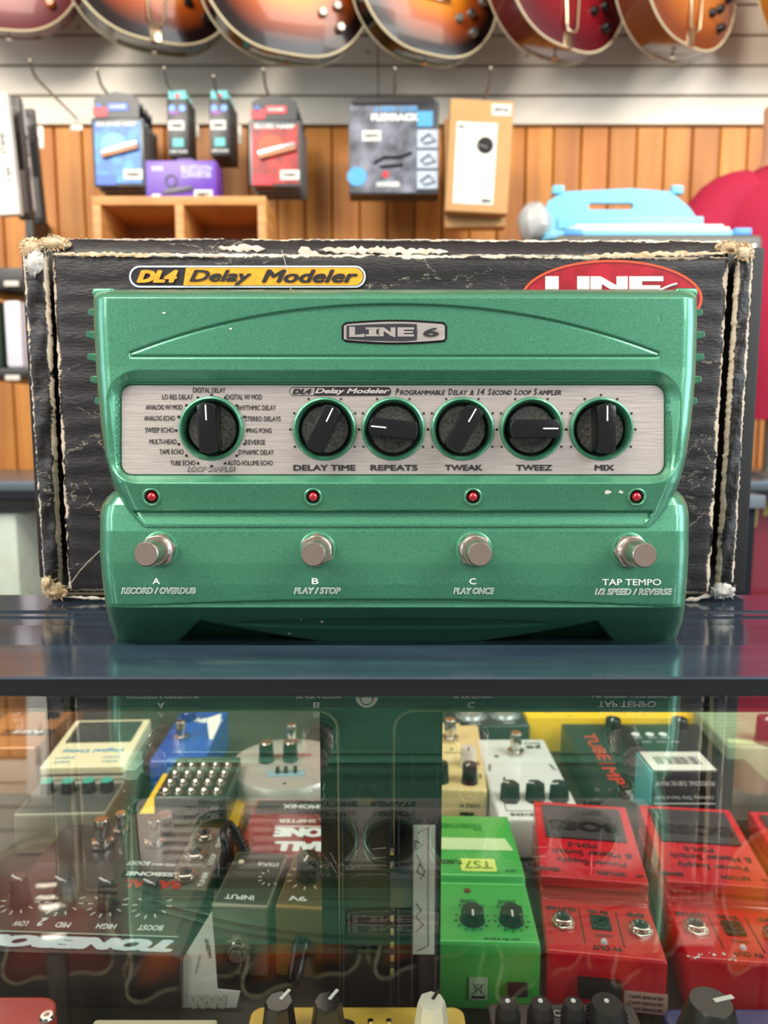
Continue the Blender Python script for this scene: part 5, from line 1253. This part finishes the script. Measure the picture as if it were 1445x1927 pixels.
hung(741, 188, .218, .220, 1.88, 'wide black harmonica rack box, front one hanging under the sunburst guitars', 'rack_box', 'box', 'wide black rack boxes', 2, .032, rackbox, 0, .028)
KR = mat('kraft_card', (196, 150, 96), .65, var=(8, (182, 138, 86)))
def kraft(t, w_, h_, d, k):
    w2 = w_ / 2
    B().box((0, d / 2, -h_ * .5), (w_, d, h_), bev=.002).build('box_body', KR, t)
    if k: return
    pn = panel(t, -w2 * .78, w2 * .52, -h_ * .93, -h_ * .20, -.0010, M['paper'], 'label_sheet')
    card(t, circle(w2 * .16, -h_ * .40, w2 * .26, 28, h_ * .075), -.0020, .0006, M['black'], 'printed_disc')
    B().tube([(-w2 * .02 + w2 * .5 * math.cos(R(a)), -.0016, -h_ * .53 + h_ * .13 * math.sin(R(a))) for a in range(60, 280, 20)], .0008, n=5).build('printed_cable', mat('cable_grey', (190, 190, 184), .5), pn)
    gt(t, 'H+', -w2 * .6, -h_ * .245, .016, .007, -.0022, M['ink'], bold=.06)
    for i in range(5): gt(t, 'pop filter screen', -w2 * .42, -h_ * (.72 + .03 * i), w_ * .22, .004, -.0022, mat('grey_ink', (70, 74, 72), .5), bold=0)
    gt(t, '1013', w2 * .30, -h_ * .895, w_ * .14, .008, -.0022, M['ink'], bold=.08)
    panel(t, w2 * .30, w2 * .92, -h_ * .13, -h_ * .03, -.0010, M['paper'], 'price_sticker'); gt(t, '187718', w2 * .6, -h_ * .08, w_ * .22, .008, -.0022, M['ink'])
ks = hung(908, 188, .150, .255, 1.85, 'brown cardboard box with white label sheet, front one on its hook', 'cardboard_box', 'box', 'brown cardboard boxes on a hook', 2, .050, kraft, 0, .042)
for i, k_ in enumerate(ks): k_.rotation_euler = (0, R(2.5 if i == 0 else -1.0), k_.rotation_euler[2]); 
ks[1].location.z -= .02; ks[1].location.x -= .012; ks[1].location.y += .0

# long packs at the far left
def longpack(px0, px1, pyt, pyb, Y, d, mt, label, deco, lean=3.2):
    a = at((px0 + px1) / 2, pyt, Y); c = at((px0 + px1) / 2, pyb, Y); w_ = at(px1, pyt, Y).x - at(px0, pyt, Y).x; h_ = a.z - c.z
    t = thing('long_pack', label, 'packaging', (a.x, Y, a.z), 0, 'long packs hanging at the far left'); t.rotation_euler = (0, R(-lean), 0)
    B().box((0, d / 2, -h_ / 2), (w_, d, h_), bev=.002).build('pack_body', mt, t)
    if deco == 'strap':
        b = B()
        for i in range(9): b.box((0, -.001, -h_ * (.30 + i * .035)), (w_ * .7, .003, .006), bev=.001)
        b.build('ribs', mat('rib_black', (40, 38, 36), .3), t); gt(t, 'PRO', 0, -h_ * .12, w_ * .6, .020, -.0008, mat('pale_grey_print', (170, 165, 158), .4), rot=60)
        B().box((0, -.002, -h_ * .78), (w_ * .55, .004, h_ * .36), bev=.0015).build('inner_sleeve', mat('sleeve_grey', (120, 114, 110), .4), t)
    else:
        gt(t, 'STAND', w_ * .1, -h_ * .40, .05, .014, -.0006, mat('grey_ink', (70, 74, 72), .5), rot=90); gt(t, '120', w_ * .2, -h_ * .66, .03, .010, -.0006, mat('grey_ink', (70, 74, 72), .5), rot=90)
    return t
longpack(-30, 12, 176, 404, 1.75, .02, M['paper'], 'long white pack, leftmost of the packs hanging at the left', 'plain')
longpack(10, 36, 182, 412, 1.80, .015, mat('pack_charcoal', (58, 54, 50), .4), 'long dark ribbed pack beside the white pack', 'strap')
longpack(36.5, 42, 192, 396, 1.835, .012, M['white'], 'narrow white pack edge between the two dark ribbed packs', 'plain')
longpack(43, 62, 204, 420, 1.87, .015, mat('pack_charcoal', (58, 54, 50), .4), 'long dark ribbed pack, rightmost of the packs at the left', 'strap')
hook(-20, 165, 'wire hook at the left edge holding the long packs')

# ------------------------------------------------------------------ far counter, cubby shelf, boxes, amplifier, case, torso
CY = 1.56
zc = at(20, 906, CY).z
fc = thing('far_counter', 'far glass fronted counter with a grey metal top edge across the aisle', 'counter', (0, CY + .25, -1.0))
B().box((0, CY + .21, zc - .010), (3.6, .42, .020), bev=.002).build('counter_top', mat('grey_blue_metal', (104, 116, 124), .3, .5), fc, True)
B().box((0, CY + .004, zc - .029), (3.6, .010, .016)).build('edge_strip', M['frame'], fc, True)
B().box((0, CY + .008, zc - .30), (3.56, .005, .52)).build('front_glass', M['glass'], fc, True)
B().box((0, CY + .38, zc - .51), (3.56, .02, .96)).build('back_board', mat('back_board_brown', (186, 118, 66), .6), fc, True)
ZIS = zc - .30
B().box((0, CY + .20, ZIS - .006), (3.56, .34, .01)).build('inner_shelf', mat('shelf_pale', (150, 140, 126), .5), fc, True)
B().box((0, CY + .20, -.985), (3.56, .40, .03)).build('plinth', M['frame'], fc, True)
def blk(name, label, cat, px0, px1, pyt, pyb, Y, d, mt, bev=.003, txt=None, base=None):
    a = at(px0, pyt, Y); c = at(px1, pyb, Y)
    if base is not None: c.z = base
    t = thing(name, label, cat, ((a.x + c.x) / 2, Y, c.z)); w_ = c.x - a.x; h_ = a.z - c.z
    B().box((0, d / 2, h_ / 2), (w_, d, h_), bev=bev).build('box_body', mt, t)
    if txt: gt(t, txt[0], 0, h_ * txt[1], w_ * .7, h_ * txt[2], -.0006, txt[3])
    return t, w_, h_
blk('white_carton', 'wide white carton inside the far counter at the left', 'box', -20, 32, 968, 1016, CY + .05, .12, M['paper'], base=ZIS)
blk('white_carton', 'small white carton low inside the far counter at the left', 'box', 44, 70, 1040, 1112, CY + .19, .08, M['paper'], base=ZIS)
t, w_, h_ = blk('boxed_item', 'dark rounded item under a blue strip inside the far counter at the left', 'accessory', -36, 60, 934, 962, CY + .06, .10, M['black'], .010, base=at(0, 968, CY + .05).z + .0005)
B().tube([at(-40, 936, CY + .035), at(20, 926, CY + .035), at(64, 920, CY + .035)], .006, n=8).build('blue_strip', mat('strip_blue', (70, 110, 170), .3), t, True)
# right: red bag with yellow patches
t, w_, h_ = blk('red_bag', 'dark red bag with yellow patches inside the far counter at the right', 'bag', 1380, 1560, 926, 1120, CY + .07, .12, mat('crimson_cloth', (152, 26, 58), .8, bump=(60, .5)), .015, base=ZIS)
card(t, [(-w_ * .42, h_ * .70), (-w_ * .40, h_ * .97), (-w_ * .24, h_ * .97), (-w_ * .26, h_ * .72), (-w_ * .34, h_ * .66)], -.002, .002, mat('ochre_patch', (212, 180, 96), .7), 'yellow_patch')
card(t, [(-w_ * .20, h_ * .80), (-w_ * .20, h_ * .97), (w_ * .1, h_ * .97), (w_ * .05, h_ * .86)], -.002, .002, mat('ochre_patch', (212, 180, 96), .7), 'yellow_patch')

# cubby
Yc = 1.66; zcb = zc
a = at(172, 369, Yc); c = at(500, 369, Yc)
t = thing('cubby_shelf', 'pine cubby shelf with open compartments behind the carton at the left', 'shelf', ((a.x + c.x) / 2, Yc, zc)); W = c.x - a.x; Hh = a.z - zc; T = .018; D = .17
B().box((0, D / 2, Hh - T / 2), (W, D, T), bev=.001).build('top_board', M['lightwood'], t); B().box((0, D / 2, T / 2), (W, D, T), bev=.001).build('bottom_board', M['lightwood'], t)
for x_ in (-W / 2 + T / 2, 0, W / 2 - T / 2): B().box((x_, D / 2, Hh / 2), (T, D - .001, Hh - 2 * T), bev=.001).build('upright', M['lightwood'], t)
for sx in (-1, 1):
    for k in (1, 2): B().box((sx * (W / 4), D / 2, Hh * k / 3), (W / 2 - 1.5 * T, D - .004, T * .8)).build('shelf_board', M['lightwood'], t)
B().box((0, D + .003, Hh / 2), (W, .006, Hh)).build('back_board', mat('ply_back', (150, 96, 54), .6), t)
zt_ = zc + Hh
a = at(273, 302, Yc + .03); c = at(408, 368, Yc + .03)
t = thing('purple_box', 'purple converter box standing on the pine cubby shelf', 'box', ((a.x + c.x) / 2, Yc + .03, zt_)); w_ = c.x - a.x; h_ = a.z - zt_
B().box((0, .03, h_ / 2), (w_, .06, h_), bev=.0015).build('box_body', mat('purple_card', (96, 52, 166), .35), t)
card(t, [(-w_ * .15, h_), (-w_ * .15, h_ + .016), (-w_ * .10, h_ + .020), (w_ * .08, h_ + .020), (w_ * .13, h_ + .016), (w_ * .13, h_)], .045, .002, mat('purple_dark', (66, 34, 120), .35), 'hang_tab')
gt(t, 'BLUETOOTH', w_ * .22, h_ * .80, w_ * .42, .012, -.0006, M['whiteink'], bold=0); gt(t, 'CONVERTER', w_ * .22, h_ * .64, w_ * .42, .012, -.0006, M['whiteink'], bold=0); gt(t, 'DEVICE', -w_ * .33, h_ * .80, w_ * .16, .010, -.0006, M['whiteink'])
dv = B().box((-.004, -.001, h_ * .26), (w_ * .42, .003, h_ * .14), TR(0, 0, 0) @ Matrix.Rotation(R(-8), 4, 'Y'), bev=.001).build('printed_device', mat('device_grey', (70, 66, 80), .35), t)
B().lathe([(.010, 0), (.014, 0), (.014, .0015), (.010, .0015)], frame((-w_ * .14, -.0002, h_ * .48), (0, -1, 0)), n=24).build('printed_coil', M['black'], t)
panel(t, w_ * .18, w_ * .44, h_ * .02, h_ * .26, -.0010, M['paper'], 'price_sticker'); gt(t, '18871', w_ * .31, h_ * .14, w_ * .18, .009, -.0022, M['ink']); panel(t, -w_ * .42, -w_ * .30, h_ * .02, h_ * .15, -.0010, M['white'], 'printed_corner')

# amplifier
Ya = 1.30
a = at(1046, 440, Ya); c = at(1437, 458, Ya)
t = thing('guitar_amplifier', 'dark grey amplifier cabinet with corner screws behind the carton at the right', 'amplifier', ((a.x + c.x) / 2, Ya, zc)); W = c.x - a.x; Hh = a.z - zc
B().box((0, .10, Hh / 2), (W, .20, Hh), bev=.012, seg=3).build('cabinet', mat('grey_tolex', (92, 90, 84), .45, bump=(200, .5)), t)
b = B()
for z_ in (Hh - .022, Hh - .145, Hh - .175, .04):
    for x_ in (-W / 2 + .018, W / 2 - .018): b.lathe([(0, .003), (.005, .002), (.006, 0)], frame((x_, 0, z_), (0, -1, 0)), n=14)
b.build('corner_screws', M['chrome'], t)
B().box((-.02, -.004, Hh * .45), (W * .82, .010, Hh * .72), bev=.004).build('speaker_grille', mat('grille_black', (30, 30, 30), .7, bump=(300, .8)), t)
# table for amplifier: the aisle table it rests on
tb = thing('aisle_table', 'grey table in the aisle carrying the amplifier', 'table', ((a.x + c.x) / 2, Ya + .08, -1.0))
B().box((0, .0, zc + 1.0 - .012), (W + .02, .24, .022), bev=.002).build('table_top', mat('table_grey', (96, 104, 112), .4), tb)
for sx in (-1, 1):
    for sy in (-1, 1): B().box((sx * W * .46, sy * .09, (zc + 1 - .023) / 2), (.03, .03, zc + 1 - .024)).build('leg', M['frame'], tb)
za = zc + Hh
# melodica in its pale blue case
LB = mat('pale_blue_plastic', (116, 184, 212), .35); 
def onamp(px, py, Y): q = at(px, py, Y); return q
YM = Ya + .06
l = at(1018, 430, YM).x; r = at(1408, 430, YM).x; cx = (l + r) / 2; W2 = r - l
t = thing('melodica_case', 'open pale blue plastic case with handle slot on top of the amplifier', 'instrument case', (cx, YM, za))
B().prism(rrect(0, .03, W2 / 2, .055, .03, 6), .001, .016, bev=.004).build('lower_shell', LB, t)
zl = at(1200, 356, YM + .08).z - za
P = [(-.455 * W2, .006), (-.475 * W2, .030), (-.42 * W2, zl * .82), (-.34 * W2, zl * .97), (0, zl * 1.02), (.20 * W2, zl * .97), (.30 * W2, zl * .72), (.40 * W2, zl * .30), (.42 * W2, .006)]
hole = rrect(-.10 * W2, zl * .74, .115 * W2, .006, .005)
vs, fs = plate2d([P, hole]); b = B(); mm = lambda v, y: (v[0], y, v[1])
b._add([mm(v, .082) for v in vs], fs); b._add([mm(v, .094) for v in vs], fs)
for lp in (P, hole): n = len(lp); b._add([mm(v, .082) for v in lp] + [mm(v, .094) for v in lp], [[i, (i + 1) % n, n + (i + 1) % n, n + i] for i in range(n)])
b.build('open_lid', LB, t)
B().box((0, .079, zl * .42), (.74 * W2, .006, zl * .30), bev=.003).build('lid_ribs', LB, t)
for x_ in (-.37 * W2, .235 * W2): B().box((x_, .088, zl * 1.0), (.022, .016, .016), bev=.003).build('latch', LB, t)
for x_ in (-.36 * W2, .44 * W2): B().box((x_, -.026, .012), (.03, .006, .012), bev=.002).build('latch', mat('latch_blue', (84, 150, 226), .35), t)
ml = thing('melodica', 'white keyed melodica lying in the open pale blue case', 'instrument', (cx + .01, YM + .022, za + .0162))
B().box((0, 0, .006), (.78 * W2, .036, .012), bev=.003).build('melodica_body', mat('melodica_white', (232, 226, 210), .3), ml)
for i in range(22): B().box((-.34 * W2 + i * .0325 * W2, -.006, .0138), (.030 * W2, .022, .004), bev=.0006).build('white_key', mat('key_ivory', (244, 240, 228), .25), ml)
B().tube([(-.39 * W2, 0, .008), (-.43 * W2, 0, .008)], [.006, .004], n=10).build('mouthpiece', M['black'], ml)
# clear plastic bag
t = thing('plastic_bag', 'crumpled translucent plastic bag left of the pale blue case', 'bag', at(1008, 440, Ya + .10)); t.location.z = za
rg = random.Random(12); q0 = at(1005, 425, Ya + .07); rings = []
for j in range(8):
    th = math.pi * j / 7; rings.append([Vector((q0.x + .032 * math.sin(th) * math.cos(2 * math.pi * i / 12) * rg.uniform(.8, 1.15), q0.y + .03 * math.sin(th) * math.sin(2 * math.pi * i / 12) * rg.uniform(.8, 1.15), max(za, za + .034 - .036 * math.cos(th) * rg.uniform(.85, 1.1)))) for i in range(12)])
B().loft(rings).build('bag_film', mat('translucent_film', (170, 170, 168), .3, bump=(60, 1.0)), t, True)
# torso in a crimson shirt
YT = 1.78
nk = at(1478, 318, YT); hem = at(1478, 790, YT).z; sh_z = at(1400, 328, YT).z
t = thing('shirt_torso', 'display torso in a crimson T-shirt at the right edge of the photo', 'mannequin', (nk.x, YT, hem))
H_ = sh_z - hem
def ell(z, a_, b_, cx_=0, cy_=0, n=36, fold=0):
    return [Vector((cx_ + a_ * (1 + fold * math.sin(7 * 2 * math.pi * i / n + z * 9)) * math.cos(2 * math.pi * i / n), cy_ + b_ * (1 + fold * math.sin(7 * 2 * math.pi * i / n + z * 9)) * math.sin(2 * math.pi * i / n), z)) for i in range(n)]
rings = [ell(0, .150, .105, fold=.03), ell(H_ * .2, .148, .100, fold=.025), ell(H_ * .42, .152, .102, fold=.02), ell(H_ * .64, .168, .105, fold=.015), ell(H_ * .78, .178, .102, fold=.01), ell(H_ * .87, .172, .092), ell(H_ * .94, .140, .075), ell(H_ * .985, .095, .062), ell(H_ * 1.01, .068, .056)]
CR = mat('crimson_cotton', (164, 14, 54), .85, bump=(22, .8, (1, 1, .4)))
B().loft(rings).build('shirt', CR, t)
for sx in (-1, 1):
    P = [Vector((sx * .085, 0, H_ * .905)), Vector((sx * .150, -.005, H_ * .86)), Vector((sx * .200, -.012, H_ * .70)), Vector((sx * .222, -.02, H_ * .55))]
    B().tube(smooth(P, 4), [.062, .063, .064, .064, .064, .065, .066, .067, .068, .068, .069, .069, .070][:len(smooth(P, 4))], n=20).build('sleeve', CR, t)
SK = mat('torso_skin', (206, 160, 128), .5)
B().loft([ell(H_ * .90, .060, .055, n=24), ell(H_ * 1.0, .062, .052, n=24), ell(H_ * 1.06, .052, .050, n=24), ell(H_ * 1.14, .050, .052, n=24), ell(H_ * 1.26, .052, .055, n=24)]).build('neck', SK, t)
B().tube([(.066 * math.cos(R(a)), .054 * math.sin(R(a)), H_ * 1.008) for a in range(0, 360, 15)], .006, n=8, closed=True).build('collar', CR, t)

B().tube([(0, 0, zc + .002 - hem), (0, 0, .02)], .012, n=12).lathe([(0, .012), (.10, .010), (.11, 0), (0, 0)], TR(0, 0, zc + .001 - hem), n=32).build('stand', M['steel'], t)
# left rack
t = thing('black_shelf_rack', 'black shelf bracket rack on the wall at the far left', 'shelf rack', at(20, 520, 1.70))
for (pa, pb) in ((503, 545), (692, 712)):
    a = at(-60, pa, 1.66); c = at(60, pb, 1.66); B().box(((a.x + c.x) / 2, 1.80, (a.z + c.z) / 2), (c.x - a.x, .28, a.z - c.z), bev=.004).build('shelf_board', mat('rack_black_metal', (34, 32, 32), .4), t, True)
a = at(34, 430, 1.92); c = at(34, 905, 1.92); B().box((a.x, 2.03, (a.z + c.z) / 2), (.02, .10, a.z - c.z + .1)).build('rack_upright', mat('rack_black_metal', (34, 32, 32), .4), t, True)
for (px, py) in ((22, 534), (24, 711)): q = at(px, py, 1.655); B().box((q.x, q.y, q.z), (.032, .006, .012), bev=.002).build('label_clip', mat('clip_pale', (200, 190, 178), .4), t, True)
zs_ = at(0, 692, 1.66).z
t, w_, h_ = blk('white_case', 'white plastic case standing on the black shelf rack', 'case', 5, 44, 564, 691, 1.67, .14, mat('lavender_white', (206, 200, 208), .35), .008); t.location.z = zs_ + .001
a = at(-30, 565, 1.69)
t, w_, h_ = blk('green_case', 'dark green case left of the white case on the black rack', 'case', -50, 3, 564, 691, 1.67, .14, mat('dark_green_plastic', (40, 58, 46), .4), .006); t.location.z = zs_ + .001
